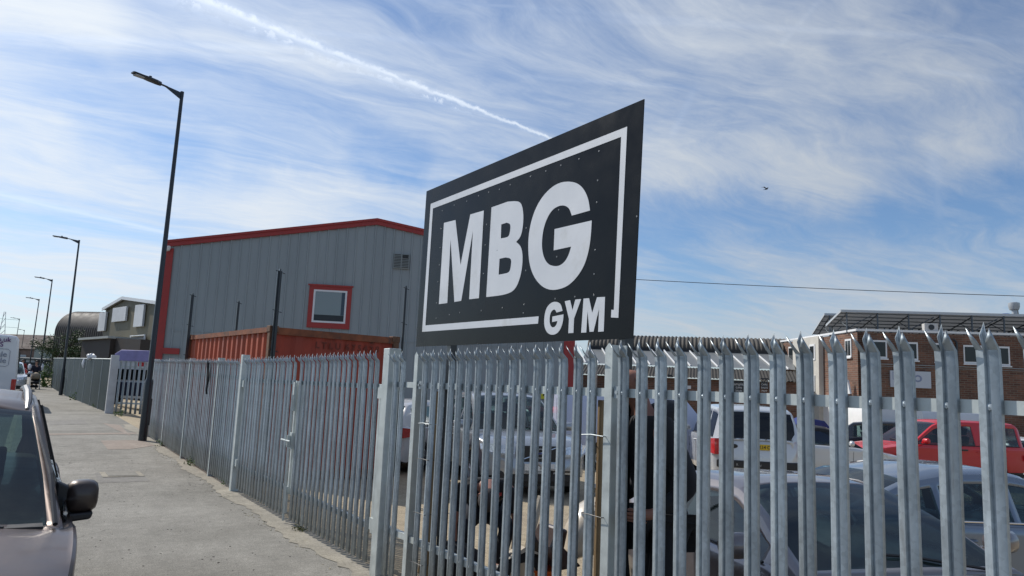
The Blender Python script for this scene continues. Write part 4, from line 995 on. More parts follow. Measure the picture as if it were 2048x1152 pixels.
# dark upright posts with barbs fixed at the container corners
def barb_post(p,z0,z1,w,lab):
    r=MB(); r.box(-w/2,w/2,-.01,.01,z0,z1-.03); r.box(-.01,.01,-w/2,w/2,z0,z1); o=r.build('barbed_post',blackp,None)
    b=MB()
    for k in range(6): z=z0+.15+(z1-z0-.2)*k/5; b.tube([(-w/2-.03,0,z+.02),(w/2+.05,0,z-.02)],.006,5); b.tube([(w/2+.02,-.03,z-.01),(w/2+.04,.03,z+.01)],.004,5)
    b.build('barb',blackp,o); o.location=(p.x,p.y,0); tag(o,lab,'post','dark barbed posts round the container'); return o
Mc=Matrix.Translation((c0_.x,c0_.y,0))@Matrix.Rotation(ca,4,'Z')
def topz(px,py,P): 
    d=RM@ray(px,py); k=math.hypot(P.x,P.y)/math.hypot(d[0],d[1]); return CAMH+d[2]*k
for (lx_,ly_),px,py,w,lab in (((.06,-.05),559,538,.075,'tallest dark barbed post, at the near corner of the red container'),((-.05,CLn-.2),400,588,.06,'dark barbed post at the far left corner of the red container'),
      ((CW+.05,-.03),816,572,.04,'thin dark post at the right corner of the red container'),((CW*.45,CLn+.3),604,611,.05,'short dark post rising behind the red container roof')):
    P=Mc@Vector((lx_,ly_,0)); barb_post(P,.0,topz(px,py,P),w,lab)

# ------------------------------------------------------------------ far-left buildings
olive=mat('olive_cladding',(.115,.10,.058),.6,0,.12,2,stretch=(1,1,.2))
darkcorr=mat('dark_corrugated',(.045,.040,.036),.7,0,.25,1.5,.2,10)
ob,OL=local_building(at(202,700,62),at(312,700,53),'gabled_unit','olive green gabled unit with white hanging panels, beyond the sheet fence','building')
e0=onface(ob,205,622); rg_=onface(ob,250,599); e1=onface(ob,302,612)
r1=e1.z; gz=lambda x:np.interp(x,[0,rg_.x,OL],[e0.z,rg_.z,r1])
g=MB(); g.prism([(0,0,-.5),(OL,0,-.5),(OL,0,r1),(rg_.x,0,rg_.z),(0,0,e0.z)],(0,16,0)); g.build('wall',olive,ob)
g=MB(); g.add([(-.15,-.2,e0.z+.03),(rg_.x,-.2,rg_.z+.05),(rg_.x,16.2,rg_.z+.05),(-.15,16.2,e0.z+.03),(OL+.15,-.2,r1+.03),(OL+.15,16.2,r1+.03)],[(0,1,2,3),(1,4,5,2)]); ro=g.build('roof',mat('pale_roof',(.42,.43,.40),.6),ob); s_=ro.modifiers.new('t','SOLIDIFY'); s_.thickness=.12; s_.offset=1
g=MB(); g.prism([(-.2,-.26,e0.z+.2),(rg_.x,-.26,rg_.z+.22),(rg_.x,-.26,rg_.z-.02),(-.2,-.26,e0.z-.04)],(0,.05,0)); g.prism([(rg_.x,-.26,rg_.z+.22),(OL+.2,-.26,r1+.2),(OL+.2,-.26,r1-.04),(rg_.x,-.26,rg_.z-.02)],(0,.05,0)); g.build('verge_trim',white,ob)
g=MB(); cx_=onface(ob,253,590).x; g.lathe([(.16,-.3),(.16,.25),(.30,.30),(.30,.42),(0,.5)],(cx_,3,rg_.z+.35),'z',10); g.build('chimney',galv_old,ob,True)
for (a,b,c,d) in ((204,213,626,662),(231,255,617,642),(276,289,611,653)):
    q0=onface(ob,a,c); q1=onface(ob,b,d); g=MB().box(q0.x,q1.x,-.2,-.04,q1.z,q0.z).build('hanging_panel',mat('panel_white',(.60,.61,.62),.5,0,.12,1.2),ob,bevel=.02)
q=onface(ob,268,675); q2=onface(ob,291,706); g=MB().box(q.x,q2.x,-.15,-.05,0,q.z).build('doorway',mat('door_dark',(.03,.035,.045),.6),ob)
g=MB(); g.tube([(q.x-.1,-.2,0),(q.x-.1,-.2,q.z+.1),(q2.x+.1,-.2,q.z+.1),(q2.x+.1,-.2,0)],.07,6); g.build('door_frame',white,ob)
# low brown lean-to in front
lb,LL=local_building(at(160,720,56),at(268,720,50),'lean_to','low dark brown lean-to with a pale roof edge, in front of the olive gabled unit','building')
q0=onface(lb,165,678); q1=onface(lb,222,674); q3=onface(lb,268,678)
g=MB(); g.prism([(0,0,-.3),(q1.x,0,-.3),(q1.x,0,q1.z-.1),(0,0,q0.z-.1)],(0,4,0)); g.prism([(q1.x+.02,.3,-.3),(LL,.3,-.3),(LL,.3,q3.z),(q1.x+.02,.3,q1.z-.05)],(0,4,0)); g.build('wall',mat('brown_sheet',(.045,.035,.03),.7,0,.2,2),lb)
g=MB(); g.prism([(-.2,-.25,q0.z-.1),(q1.x+.1,-.25,q1.z-.1),(q1.x+.1,-.25,q1.z+.06),(-.2,-.25,q0.z+.06)],(0,4,0)); g.build('roof',mat('pale_roof',(.42,.43,.40),.6),lb)
# curved corrugated shed
P0=at(103,720,78); P1=at(208,720,70)
bs,BL=local_building(P0,P1,'curved_roof_shed','dark brown shed with a curved corrugated roof, left of the olive gabled unit','building')
t0=onface(bs,120,620); t1=onface(bs,203,624); Hh=t0.z
def barrel(root,L,x0,Hh,Hr,dep,m,step=.28,rid=.05,n=14,zt1=None):
    # corrugated quarter-round roof facing the viewer; ribs run up the curve
    vs=[];fs=[];k=int((L-x0)/step)*4
    for i in range(k+1):
        x=x0+(L-x0)*i/k; r=rid*(1 if i%4 in (1,2) else 0)
        Hz=Hh+( (zt1-Hh)*(x-x0)/(L-x0) if zt1 is not None else 0)
        rows=[(0,-.5),(0,Hz-Hr)]+[(dep*(1-math.cos(t)),Hz-Hr+Hr*math.sin(t)) for t in [math.pi/2*j/n for j in range(1,n+1)]]+[(dep*2,Hz)]
        for j,(y,z) in enumerate(rows):
            nz=min(1,max(0,(z-(Hz-Hr))/Hr)); vs.append((x,y-r*(1-nz),z+r*nz))
        N=len(rows)
    for i in range(k):
        for j in range(N-1): a=i*N+j; fs.append((a,a+N,a+N+1,a+1))
    return MB().add(vs,fs)
barrel(bs,BL+1,0,Hh,2.2,2.2,darkcorr,.5,.09,14,t1.z).build('roof',darkcorr,bs,True,30)
prof=[(0,0,-.5),(0,0,Hh-2.2)]+[(0,2.2*(1-math.cos(t)),Hh-2.2+2.2*math.sin(t)) for t in [math.pi/2*j/14 for j in range(1,15)]]+[(0,10,Hh),(0,10,-.5)]
MB().prism([(0.02,p[1]+.03,p[2]-.05) for p in prof],(-.25,0,0)).build('end_wall',mat('end_brown',(.09,.07,.06),.7,0,.2,2),bs)
# buildings closing the road
def simple_block(pxa,pxb,d0,d1,topl,topr,dep,m,roofm,name,label,roofh=.0):
    r,L=local_building(at(pxa,740,d0),at(pxb,740,d1),name,label,'building')
    za=onface(r,pxa,topl).z; zb=onface(r,pxb,topr).z
    MB().prism([(0,0,-.5),(L,0,-.5),(L,0,zb-roofh),(0,0,za-roofh)],(0,dep,0)).build('wall',m,r)
    g=MB(); g.add([(-.3,-.3,za-roofh),(L+.3,-.3,zb-roofh),(L+.3,dep*.5,zb),(-.3,dep*.5,za),(-.3,dep+.3,za-roofh),(L+.3,dep+.3,zb-roofh)],[(0,1,2,3),(3,2,5,4)]); o=g.build('roof',roofm,r); s_=o.modifiers.new('t','SOLIDIFY'); s_.thickness=.15; s_.offset=1
    return r,L
brownroof=mat('brown_roof',(.10,.075,.065),.85,0,.2,.6)
hb,HLn=simple_block(-60,70,150,150,664,668,12,mat('red_brick_far',(.22,.15,.12),.9,0,.3,.8),brownroof,'terraced_house','brown tiled terrace roofs closing the far end of the road',3.2)
for k in range(7):
    x=1.5+k*1.9; MB().box(x,x+.9,-.08,.02,2.6,3.8).build('window',mat('far_window',(.45,.47,.48),.3),hb)
lg,LG=simple_block(64,104,85,85,684,688,8,mat('pale_green_wall',(.36,.40,.36),.7,0,.1,1),brownroof,'outbuilding','pale green walled outbuilding behind the roadside tree',.6)
lg2,LG2=simple_block(28,102,80,80,716,720,4,mat('dark_hoarding',(.035,.045,.05),.7,0,.2,1),mat('hoarding_cap',(.08,.09,.09),.6),'dark_shopfront','long dark shopfront with small pale boards at the end of the road',.1)
for a,b,c,d in ((33,52,709,714),(54,70,716,725),(42,50,717,722)):
    q0=onface(lg2,a,c); q1=onface(lg2,b,d); MB().box(q0.x,q1.x,-.1,-.02,q1.z,q0.z).build('sign_board',mat('panel_pale',(.45,.5,.52),.5),lg2)
# pylon
py=empty('pylon',tuple(at(-6,740,330)[:2])+(0,),0,'faint lattice electricity pylon on the horizon at the left edge','pylon')
g=MB(); T=onep=CAMH+(741-626)/FP*330
for a,b in ((-1,-1),(1,-1),(1,1),(-1,1)): g.tube([(a*2.6,b*2.6,0),(a*.9,b*.9,T*.7),(a*.3,b*.3,T)],.12,4)
for k in range(10):
    z0=T*k/10; z1=T*(k+1)/10; w0_=2.6-2.3*k/10; w1__=2.6-2.3*(k+1)/10
    for s_ in (-1,1): g.tube([(-w0_,s_*w0_,z0),(w1__,s_*w1__,z1)],.07,4); g.tube([(s_*w0_,-w0_,z0),(s_*w1__,w1__,z1)],.07,4)
g.build('lattice',mat('pylon_steel',(.35,.37,.4),.6),py)
for z in (T*.62,T*.75,T*.88):
    MB().tube([(-6,0,z),(6,0,z)],[.08,.08],4).build('crossarm',mat('pylon_steel',(.35,.37,.4),.6),py)

# ------------------------------------------------------------------ dark sheet fence and far gate
sf_=empty('sheet_fence',(0,0,0),0,'dark grey-green sheet metal fence with thin posts along the far pavement','fence')
Y=31.0; yy=[]
while Y<60: yy.append(Y); Y+=2.4
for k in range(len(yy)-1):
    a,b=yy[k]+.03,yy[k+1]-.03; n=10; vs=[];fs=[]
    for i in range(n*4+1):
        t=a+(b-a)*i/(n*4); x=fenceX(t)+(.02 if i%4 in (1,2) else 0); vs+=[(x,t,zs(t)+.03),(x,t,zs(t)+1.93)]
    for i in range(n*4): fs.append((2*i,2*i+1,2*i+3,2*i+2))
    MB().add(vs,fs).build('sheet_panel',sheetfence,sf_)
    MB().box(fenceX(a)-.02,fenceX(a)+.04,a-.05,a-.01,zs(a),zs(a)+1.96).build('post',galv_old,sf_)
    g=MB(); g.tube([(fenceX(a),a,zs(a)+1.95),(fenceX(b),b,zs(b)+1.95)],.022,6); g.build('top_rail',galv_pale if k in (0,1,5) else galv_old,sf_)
box_post('gate_post',fenceX(30.6)-.12,fenceX(30.6)+.14,30.45,30.7,zs(30)-.05,zs(30)+2.1,sf_,mat('painted_post',(.50,.51,.52),.5,0,.1,4))
fg=empty('palisade_gate',(0,0,0),0,'short pale palisade gate standing open across the entrance beyond the tallest lamp','gate')
g0=Vector((2.98,30.1,zs(30)-.02))
pm_far=None
for k in range(9):
    o=bpy.data.objects.new('pale',pm); col.objects.link(o); o.parent=fg; o.location=(g0.x+.145*k,g0.y-.09*k,g0.z+.0); o.rotation_euler=(0,0,R(72))
g=MB(); 
for z in (1.72,.42): g.box(-.05,1.45,.02,.06,g0.z+z-.03,g0.z+z+.03,Matrix.Translation((g0.x,g0.y,0))@Matrix.Rotation(-math.atan2(.09,.145),4,'Z'))
g.build('rail',galv_pale,fg)

# plastic bag caught on the fence
def blob(name,c,r,m,seed,lab,cat,n=14,k=9,sq=(1,1,1),amp=.3):
    random.seed(seed); vs=[];fs=[]
    for i in range(k+1):
        th=math.pi*i/k
        for j in range(n):
            ph=2*math.pi*j/n; q=1+random.uniform(-amp,amp)
            vs.append((c[0]+r*q*sq[0]*math.sin(th)*math.cos(ph),c[1]+r*q*sq[1]*math.sin(th)*math.sin(ph),c[2]+r*q*sq[2]*math.cos(th)))
    for i in range(k):
        for j in range(n): fs.append((i*n+j,i*n+(j+1)%n,(i+1)*n+(j+1)%n,(i+1)*n+j))
    return tag(MB().add(vs,fs).build(name,m,None,True,60),lab,cat)
bagm=mat('white_plastic',(.75,.76,.78),.4)
blob('plastic_bag',(fenceX(37)+.0,37,zs(37)+2.02),.17,bagm,3,'white plastic bag caught on top of the dark sheet fence','plastic bag',sq=(1,1.3,.8))
tag(MB().lathe([(0,0),(.05,-.05),(.09,-.25),(.03,-.42),(0,-.43)],(fenceX(39)-.03,39,zs(39)+1.95),'z',8).build('plastic_bag',bagm,None,True),'smaller white scrap of plastic hanging below the caught bag','plastic bag')

# lorry body with purple cover behind far gate
lr=empty('covered_vehicle',(0,0,0),0,'vehicle with a lavender cover and white body parked behind the far palisade gate','vehicle')
P=at(262,760,33); lr.location=(P[0],P[1],zs(33)); lr.rotation_euler=(0,0,-R(30))
g=MB(); prof=[(-.95,.5),(-.98,1.7),(-.8,2.25),(-.55,2.42),(.9,2.44),(1.0,2.3),(1.0,.5)]
g.prism([(x,0,z) for x,z in prof],(0,4.5,0)); g.build('body',mat('lorry_white',(.60,.62,.66),.4,0,.15,2),lr,True,30,.05)
g=MB(); prof=[(-.86,1.98),(-.82,2.28),(-.56,2.47),(.92,2.49),(1.03,2.33),(1.03,1.98)]; g.prism([(x,-.03,z) for x,z in prof],(0,4.6,0)); g.build('cover',mat('lavender_cover',(.30,.27,.52),.6,0,.15,3,.3,8),lr,True,30,.03)
g=MB(); g.box(-.8,.95,-.03,0,1.15,1.62); g.build('windscreen',darkglass,lr)
g=MB(); g.box(-.95,.98,-.1,0,.45,1.05); g.build('bumper',mat('navy_plastic',(.02,.025,.06),.5),lr,bevel=.03)
g=MB(); g.box(.25,.6,-.05,-.03,1.7,1.95); g.build('red_sticker',mat('red_ink',(.5,.02,.02),.6),lr)
for sd in (-.8,.8):
    g=MB().lathe([(.15,-.11),(.34,-.11),(.36,0),(.34,.11),(.15,.11)],(sd,.7,.36),'x',20); g.build('wheel',rubber,lr,True)
g=MB().box(-.3,.8,-.13,-.09,.35,.45); g.build('number_plate',white,lr)

# ------------------------------------------------------------------ long corrugated shed and brick building at the right
brick_red=brick_mat('red_brick',(.20,.092,.058),(.105,.052,.038),(.18,.15,.12))  # one brick mix shared by all walls of the shed and office
ls,LSL=local_building(at(1150,780,50),at(1600,780,46.5),'brick_shed','long brick shed with a barrel roof of dark corrugated sheet and a row of skylights','building')
t0=onface(ls,1245,667); t1=onface(ls,1540,684)
z_a=t0.z+(t0.z-t1.z)/(t1.x-t0.x)*t0.x*1.0; z_b=t1.z-(t0.z-t1.z)/(t1.x-t0.x)*(LSL-t1.x)
top_l=onface(ls,1245,667,4).z; tz=lambda px,py,yo: onface(ls,px,py,yo)
zw=tz(1400,758,0).z; z2=tz(1400,738,0.0).z
gl_=MB(); gl_.box(0,LSL,0,.3,-1,zw); gl_.build('wall',brick_red,ls)
# fibre cement eave roof
fc=mat('fibre_cement',(.045,.042,.038),.9,0,.35,2.5,.3,10)
y1=2.2; zc0=tz(1400,757,-.3).z; zc1=tz(1400,737,y1).z
def slope_corr(y0,z0,y1,z1,step,rid,m,name):
    vs=[];fs=[];k=int(LSL/step)*2
    for i in range(k+1):
        x=LSL*i/k; r=rid*(i%2)
        vs+=[(x,y0,z0+r),(x,y1,z1+r)]
    for i in range(k): fs.append((2*i,2*i+2,2*i+3,2*i+1))
    return MB().add(vs,fs).build(name,m,ls)
slope_corr(-.35,zc0,y1,zc1,.2,.055,fc,'eave_roof')
# glazed slope with white glazing bars
y2=5.0; zg0=zc1+.12; zg1=tz(1400,702,y2).z
MB().add([(0,y1,zg0),(LSL,y1,zg0),(LSL,y2,zg1),(0,y2,zg1)],[(0,1,2,3)]).build('skylight',mat('dull_glazing',(.19,.20,.20),.35,0,.1,1),ls)
g=MB(); k=int(LSL/.9)
for i in range(k+1):
    x=.3+i*.9; g.add([(x,y1-.02,zg0+.0),(x+.06,y1-.02,zg0+.0),(x+.06-1.1,y2,zg1+.03),(x-1.1,y2,zg1+.03),(x,y1-.02,zg0+.09),(x+.06,y1-.02,zg0+.09),(x+.06-1.1,y2,zg1+.12),(x-1.1,y2,zg1+.12)],[(4,5,6,7),(0,4,7,3),(1,2,6,5),(0,1,5,4)])
g.build('glazing_bars',mat('glazing_bar',(.75,.76,.76),.5),ls)
zr0=tz(1400,700,y2).z; zr1=tz(1400,676,y2+3).z; 
vs=[];fs=[];k=int(LSL/.28)*4; n=8
for i in range(k+1):
    x=LSL*i/k; r=.07*(1 if i%4 in (1,2) else 0)
    for j in range(n+1):
        t=math.pi/2*j/n; vs.append((x,y2+3*(1-math.cos(t))-r*math.cos(t),zr0+(zr1-zr0)*math.sin(t)+r*math.sin(t)))
    vs.append((x,y2+12,zr1+r))
N=n+2
for i in range(k):
    for j in range(N-1): a=i*N+j; fs.append((a,a+N,a+N+1,a+1))
MB().add(vs,fs).build('barrel_roof',mat('barrel_sheet',(.075,.068,.058),.8,0,.25,1.5),ls,True,30)
MB().box(0,LSL,y2-.2,y2+.3,zr0-.4,zr0+.05).build('gutter',blackplastic,ls)
for (a,b,c,d,txt) in ((1463,1492,762,794,'samplex'),(1521,1536,756,778,'OFFICE')):
    q0=onface(ls,a,c); q1=onface(ls,b,d); bo=MB().box(q0.x,q1.x,-.12,-.01,q1.z,q0.z).build('black_board',blackp,ls)
    for k in range(4 if txt=='OFFICE' else 5):
        text_mesh('board_text',[txt,'CARS','SALES','MOT','OPEN'][k],.16 if k else .24,white,bo,wall_frame(((q0.x+q1.x)/2,-.125,q0.z-.26-.2*k),(1,0,0)),.002,'CENTER')
q0=onface(ls,1372,771); q1=onface(ls,1382,778); MB().box(q0.x,q1.x,-.05,-.01,q1.z,q0.z).build('wall_light',white,ls)
q0=onface(ls,1340,751); MB().box(q0.x-.15,q0.x+.15,-.2,-.01,q0.z-.12,q0.z+.05).build('floodlight',blackp,ls)

# brick office: lit side wall and shaded front
Cn=at(1716,740,42); ang=math.atan2(*(np.array([at(2048,740,40.8)[1]-Cn[1],at(2048,740,40.8)[0]-Cn[0]])))
bo=empty('brick_office',(Cn[0],Cn[1],0),ang,'two storey brick office with white windows and solar canopies on its flat roof','building')
zT=onface(bo,1719,664).z; FL=22.
Bl=at(1563,740,52.3)  # far end of the lit side
bl=to_local(bo,(Bl[0],Bl[1],0))
brick_d=brick_red
MB().box(0,FL,0,.3,-1.2,zT).build('front_wall',brick_red,bo)
# side wall from (0,0) to bl : prism
sd_=Vector((bl.x,bl.y,0)); 
MB().prism([(0,.0,-1.2),(bl.x,bl.y,-1.2),(bl.x,bl.y,zT),(0,0,zT)],(.3,0,0)).build('side_wall',brick_red,bo)
MB().prism([(0.1,.2,zT-.3),(FL,.2,zT-.3),(FL,bl.y,zT-.3),(bl.x+.1,bl.y,zT-.3)],(0,0,.1)).build('roof',fc,bo)
MB().box(bl.x,FL,bl.y,bl.y+.2,-1,zT).build('back_wall',brick_red,bo)
side_len=sd_.length; su=sd_.normalized()    # unit vector along the side wall (away)
def sideM(): # local frame on the side wall: x along from far end to corner, outward normal
    x=-su; n=Vector((x.y,-x.x,0)); return x,n
sx_,sn_=sideM()
M4=Matrix(((sx_.x,-sn_.x,0,bl.x),(sx_.y,-sn_.y,0,bl.y),(0,0,1,0),(0,0,0,1)))   # local x along wall from far end, y into the wall
W4=(Matrix.Translation(bo.location)@Matrix.Rotation(ang,4,'Z')@M4)
def onside(px,py):
    Mi=W4.inverted(); o=Mi@Vector(C0); d=Mi.to_3x3()@Vector(RM@ray(px,py)); t=-o.y/d.y; return o+d*t
def fb(a0,a1,y0,y1,z0,z1,name,m,par,M=None,bevel=0): return MB().box(a0,a1,y0,y1,z0,z1,M).build(name,m,par,bevel=bevel)
fb(-.1,FL,-.08,-.003,zT+.06,zT+.18,'coping',white,bo); fb(-.02,side_len+.1,-.08,-.003,zT+.06,zT+.18,'coping',white,bo,M4)
def window(x0,x1,z0,z1,M,lights=2):
    w=fb(x0,x1,-.05,-.003,z0,z1,'window',white,bo,M)
    n=lights; ww=(x1-x0-.1)/n
    for k in range(n): fb(x0+.06+k*ww,x0+.04+(k+1)*ww-.02,-.056,-.051,z0+.10,z1-.10,'pane',mat('office_pane',(.022,.028,.032),.10,0,.3,.35,spec=.4),w,M)
    fb(x0-.05,x1+.05,-.12,-.051,z0-.08,z0-.01,'sill',white,w,M)
def win_px(a,b,c,d,f,M,l=2):
    q0=f(a,c); q1=f(b,d); window(q0.x,q1.x,q1.z,q0.z,M,l)
onf=lambda px,py: onface(bo,px,py)
win_px(1743,1774,680,717,onf,None,1); win_px(1806,1836,684,721,onf,None,1); win_px(1926,1966,690,728,onf,None,1); win_px(1970,2020,692,732,onf,None,2); win_px(2070,2110,700,738,onf,None,2); win_px(1868,1892,686,724,onf,None,1)
win_px(1691,1704,679,714,onside,M4,2); win_px(1578,1589,694,726,onside,M4,1)
# rendered strip on the side wall
q0=onside(1594,680); q1=onside(1648,800); fb(q0.x,q1.x,-.30,-.003,-1.2,zT+.05,'rendered_bay',mat('cream_render',(.52,.50,.45),.8,0,.08,2),bo,M4)
q0=onside(1628,690); q1=onside(1640,721); w=fb(q0.x,q1.x,-.34,-.301,q1.z,q0.z,'window',white,bo,M4); fb(q0.x+.12,q1.x-.12,-.345,-.341,q1.z+.12,q0.z-.12,'pane',mat('office_pane',(.035,.045,.05),.08),w,M4)
q0=onside(1622,752); q1=onside(1640,784); sg1=fb(q0.x,q1.x,-.36,-.301,q1.z,q0.z,'sign_board',white,bo,M4)
navy=mat('navy_ink',(.03,.05,.12),.5)
for k,t_ in enumerate(['ico','studio','print']): text_mesh('sign_text',t_,.42 if k==0 else .25,navy,sg1,M4@wall_frame(((q0.x+q1.x)/2,-.365,q0.z-.55-.33*k),(1,0,0)),.002,'CENTER')
# white ground floor canopy line on the side, pointed roof pieces
q0=onside(1560,790); q1=onside(1712,797); fb(0,side_len-.02,-.5,-.003,q1.z-.1,q1.z+.06,'canopy',white,bo,M4)
fb(0,side_len-.02,-.06,-.003,-1.2,q1.z-.11,'ground_floor_wall',white,bo,M4)
for a,b in ((1563,1596),(1686,1702),(1702,1712)):
    r0=onside(a,788); r1=onside(b,791); h_=(onside((a+b)//2,752).z-r0.z) if b-a>12 else .8
    MB().prism([tuple(M4@Vector(p)) for p in [(r0.x,-.35,r0.z),(r1.x,-.35,r0.z),((r0.x+r1.x)/2,-.35,r0.z+min(1.2,h_))]],tuple(M4.to_3x3()@Vector((0,.1,0)))).build('pointed_panel',white,bo)
q0=onside(1622,812); q1=onside(1648,870); sh=fb(q0.x,q1.x,-.10,-.061,-1.2,q0.z,'roller_shutter',mat('shutter',(.40,.41,.40),.5,.2),bo,M4)
g=MB(); z=-1.0
while z<q0.z: g.box(q0.x,q1.x,-.115,-.101,z,z+.05,M4); z+=.1
g.build('shutter_slats',mat('shutter',(.40,.41,.40),.5,.2),sh)
# front sign and pipes
q0=onf(1779,741); q1=onf(1861,777); s2_=fb(q0.x,q1.x,-.12,-.01,q1.z,q0.z,'sign_board',mat('sign_grey',(.50,.54,.60),.5),bo)
ico=mat('sign_blue_grey',(.22,.26,.38),.5)
text_mesh('sign_text','ico',.80,ico,s2_,wall_frame((q1.x-.98,-.125,q1.z+.34),(1,0,0)),.002,'CENTER',.01,1.1)
g=MB()
for a,b in ((q0.x+.12,q0.x+.42),(q0.x+.62,q0.x+1.0)):
    for zz in (q0.z-.5,q0.z-.1): g.box(a,b,-.126,-.121,zz,zz+.03)
    g.box(a,a+.03,-.126,-.121,q0.z-.47,q0.z-.1); g.box(b-.03,b,-.126,-.121,q0.z-.47,q0.z-.1)
g.build('sign_emblem',ico,s2_)
g=MB(); p0=onf(1912,688).x; g.tube([(p0,-.08,-1),(p0,-.08,zT-.4)],.06,8); g.tube([(p0,-.08,zT-.4),(p0-.2,-.06,zT-.25)],.05,8); g.build('downpipe',blackp,bo)
g=MB(); zz=onf(1900,733).z; g.tube([(.1,-.06,zz),(FL,-.06,zz)],.02,6); g.tube([(.1,-.06,zz-.12),(FL,-.06,zz-.12)],.012,6); g.build('cable_run',galv_old,bo)
# air conditioner on the roof edge
q=onf(1863,664); g=MB().box(q.x-.36,q.x+.36,-.0,.4,zT+.18,zT+.60); ac=g.build('air_conditioner',mat('ac_white',(.55,.55,.54),.5),bo,bevel=.02); MB().lathe([(.16,-.01),(0,-.01)],(q.x,-.01,zT+.39),'y',14).build('fan_grille',blackp,ac)
# solar canopies
steel=mat('canopy_steel',(.10,.12,.14),.5,.4); panel=mat('panel_underside',(.42,.42,.40),.55,0,.12,.8)
nt=panel.node_tree; b_o=[n for n in nt.nodes if n.type=='OUTPUT_MATERIAL'][0]; tl=nd(nt,'ShaderNodeBsdfTranslucent',{'Color':(.5,.51,.52,1)}); mx_=nd(nt,'ShaderNodeMixShader',{0:.5,1:nt.nodes['Principled BSDF'].outputs[0],2:tl.outputs[0]}); nt.links.new(mx_.outputs[0],b_o.inputs[0])
def canopy(lab,x0,x1,y0,zlow,zhigh,back,step=1.7):
    # high edge to the front, sloping down to the back of the roof at the left gable
    c=empty('solar_canopy',bo.location,ang,lab,'solar canopy','solar canopies on the brick office roof')
    zb=zT+.18
    MB().prism([(x0,y0,zhigh),(x0,y0+back,zlow),(x0,y0+back,zlow-.05),(x0,y0,zhigh-.05)],(x1-x0,0,0)).build('panel_sheet',panel,c)
    MB().box(x0-.03,x1,y0-.06,y0-.003,zhigh-.09,zhigh+.05).build('edge_beam',mat('edge_alu',(.5,.52,.54),.4,.4),c)
    MB().prism([(x0-.05,y0,zhigh+.05),(x0-.05,y0+back,zlow+.05),(x0-.05,y0+back,zlow-.09),(x0-.05,y0,zhigh-.09)],(.045,0,0)).build('gable_beam',mat('edge_alu',(.5,.52,.54),.4,.4),c)
    x=x0+.3; k=0
    while x<x1:
        p=MB(); p.box(x-.035,x+.035,y0+.02,y0+.09,zb-.2,zhigh-.09); p.box(x-.035,x+.035,y0+back-.09,y0+back-.02,zb-.3,zlow-.06)
        p.tube([(x,y0+.1,zhigh-.2),(x,y0+back-.1,zlow-.14)],.035,6); p.tube([(x,y0+.06,zb+.2),(x,y0+back*.5,(zhigh+zlow)/2-.12)],.025,6)
        p.build('frame_post',steel,c)
        if k%2==0: MB().tube([(x,y0+.05,zb+.1),(x+step*.8,y0+.05,zhigh-.25)],.028,6).build('brace',steel,c)
        x+=step; k+=1
    for q_ in (.06,.28,.5,.72,.94):
        yy_=y0+back*q_; zz=zhigh+(zlow-zhigh)*q_-.11
        MB().box(x0,x1,yy_-.025,yy_+.025,zz-.02,zz+.03).build('purlin',steel,c)
    return c
zh=onf(1683,620); 
zc1_=onface(bo,1683,620,.6)
def zat(px,py,yo): return onface(bo,px,py,yo)
A1=zat(1683,621,.9); B1=zat(2048,638,.9)
# front canopy; its high edge faces the viewer, low edge hidden at the left end slopes down to x~1655,y658
lowp=zat(1660,652,3.6)
canopy('front solar canopy on the brick office, its underside of panels facing the yard',A1.x,FL-1,.9,zT+.75,A1.z,3.2)
A2=zat(1650,628,6.5); canopy('rear solar canopy on the brick office, showing past the left end of the front one',A2.x,FL-4,6.5,zT+.7,A2.z,3.2)
# roof vents
p=zat(2028,612,5.); cv_=MB(); 
cv_.lathe([(.28,-1.4),(.28,-.5),(.5,-.45),(.62,-.1),(.62,.35),(.3,.42),(0,.42)],(0,0,0),'z',16)
vv=cv_.build('roof_cowl',mat('cowl_grey',(.42,.44,.46),.4,.4),None,True,40); vv.scale=(.5,.5,.55); vv.location=Matrix.Translation(bo.location)@Matrix.Rotation(ang,4,'Z')@Vector((p.x,5,p.z)); tag(vv,'grey extractor cowl with a bent duct on the brick office roof','roof vent')
d_=MB(); d_.tube([(.1,0,.36),(.7,0,.45),(1.4,0,.3)],.09,8); d_.tube([(.3,0,-.5),(.8,0,-.35),(.95,0,-.8),(.95,0,-1.5)],.11,8); d_.build('duct',mat('cowl_grey',(.42,.44,.46),.4,.4),vv,True)
p=zat(2011,634,4.); o=MB().lathe([(0,0),(.3,0),(.3,.45),(.22,.5),(0,.5)],(0,0,0),'z',12).build('water_tank',mat('tank_blue',(.01,.04,.25),.5),None,True); o.location=Matrix.Translation(bo.location)@Matrix.Rotation(ang,4,'Z')@Vector((p.x,4,p.z-.3)); tag(o,'small blue tank on the brick office roof beside the cowl','tank')

# overhead wire and bird
wa=at(1150,552,30); wb=at(2200,597,26); w=MB(); pts=[]
for k in range(25):
    t=k/24; p=Vector(wa).lerp(Vector(wb),t); p.z-=.25*4*t*(1-t)*.3; pts.append(p)
w.tube(pts,.012,6); tag(w.build('overhead_wire',blackp,None),'thin overhead wire crossing the sky right of the sign','wire')
bp=at(1533,378,45); b=MB()
b.lathe([(0,-.16),(.03,-.12),(.05,-.02),(.045,.06),(.02,.13),(0,.17)],(0,0,0),'x',8)
b.add([(.05,0,.02),(-.05,0,.02),(-.12,.17,.10),(-.10,.36,.05),(.0,.20,.12)],[(0,1,2,4),(2,3,4)]); b.add([(.05,0,.03),(-.05,0,.03),(-.12,-.15,.14),(-.18,-.30,.16),(.0,-.17,.16)],[(0,4,2,1),(2,4,3)]); b.add([(-.14,-.02,0),(-.14,.02,0),(-.26,.05,.0),(-.26,-.05,0)],[(0,1,2,3)])
o=b.build('bird',mat('bird_dark',(.03,.03,.035),.8),None,True); s_=o.modifiers.new('t','SOLIDIFY'); s_.thickness=.008
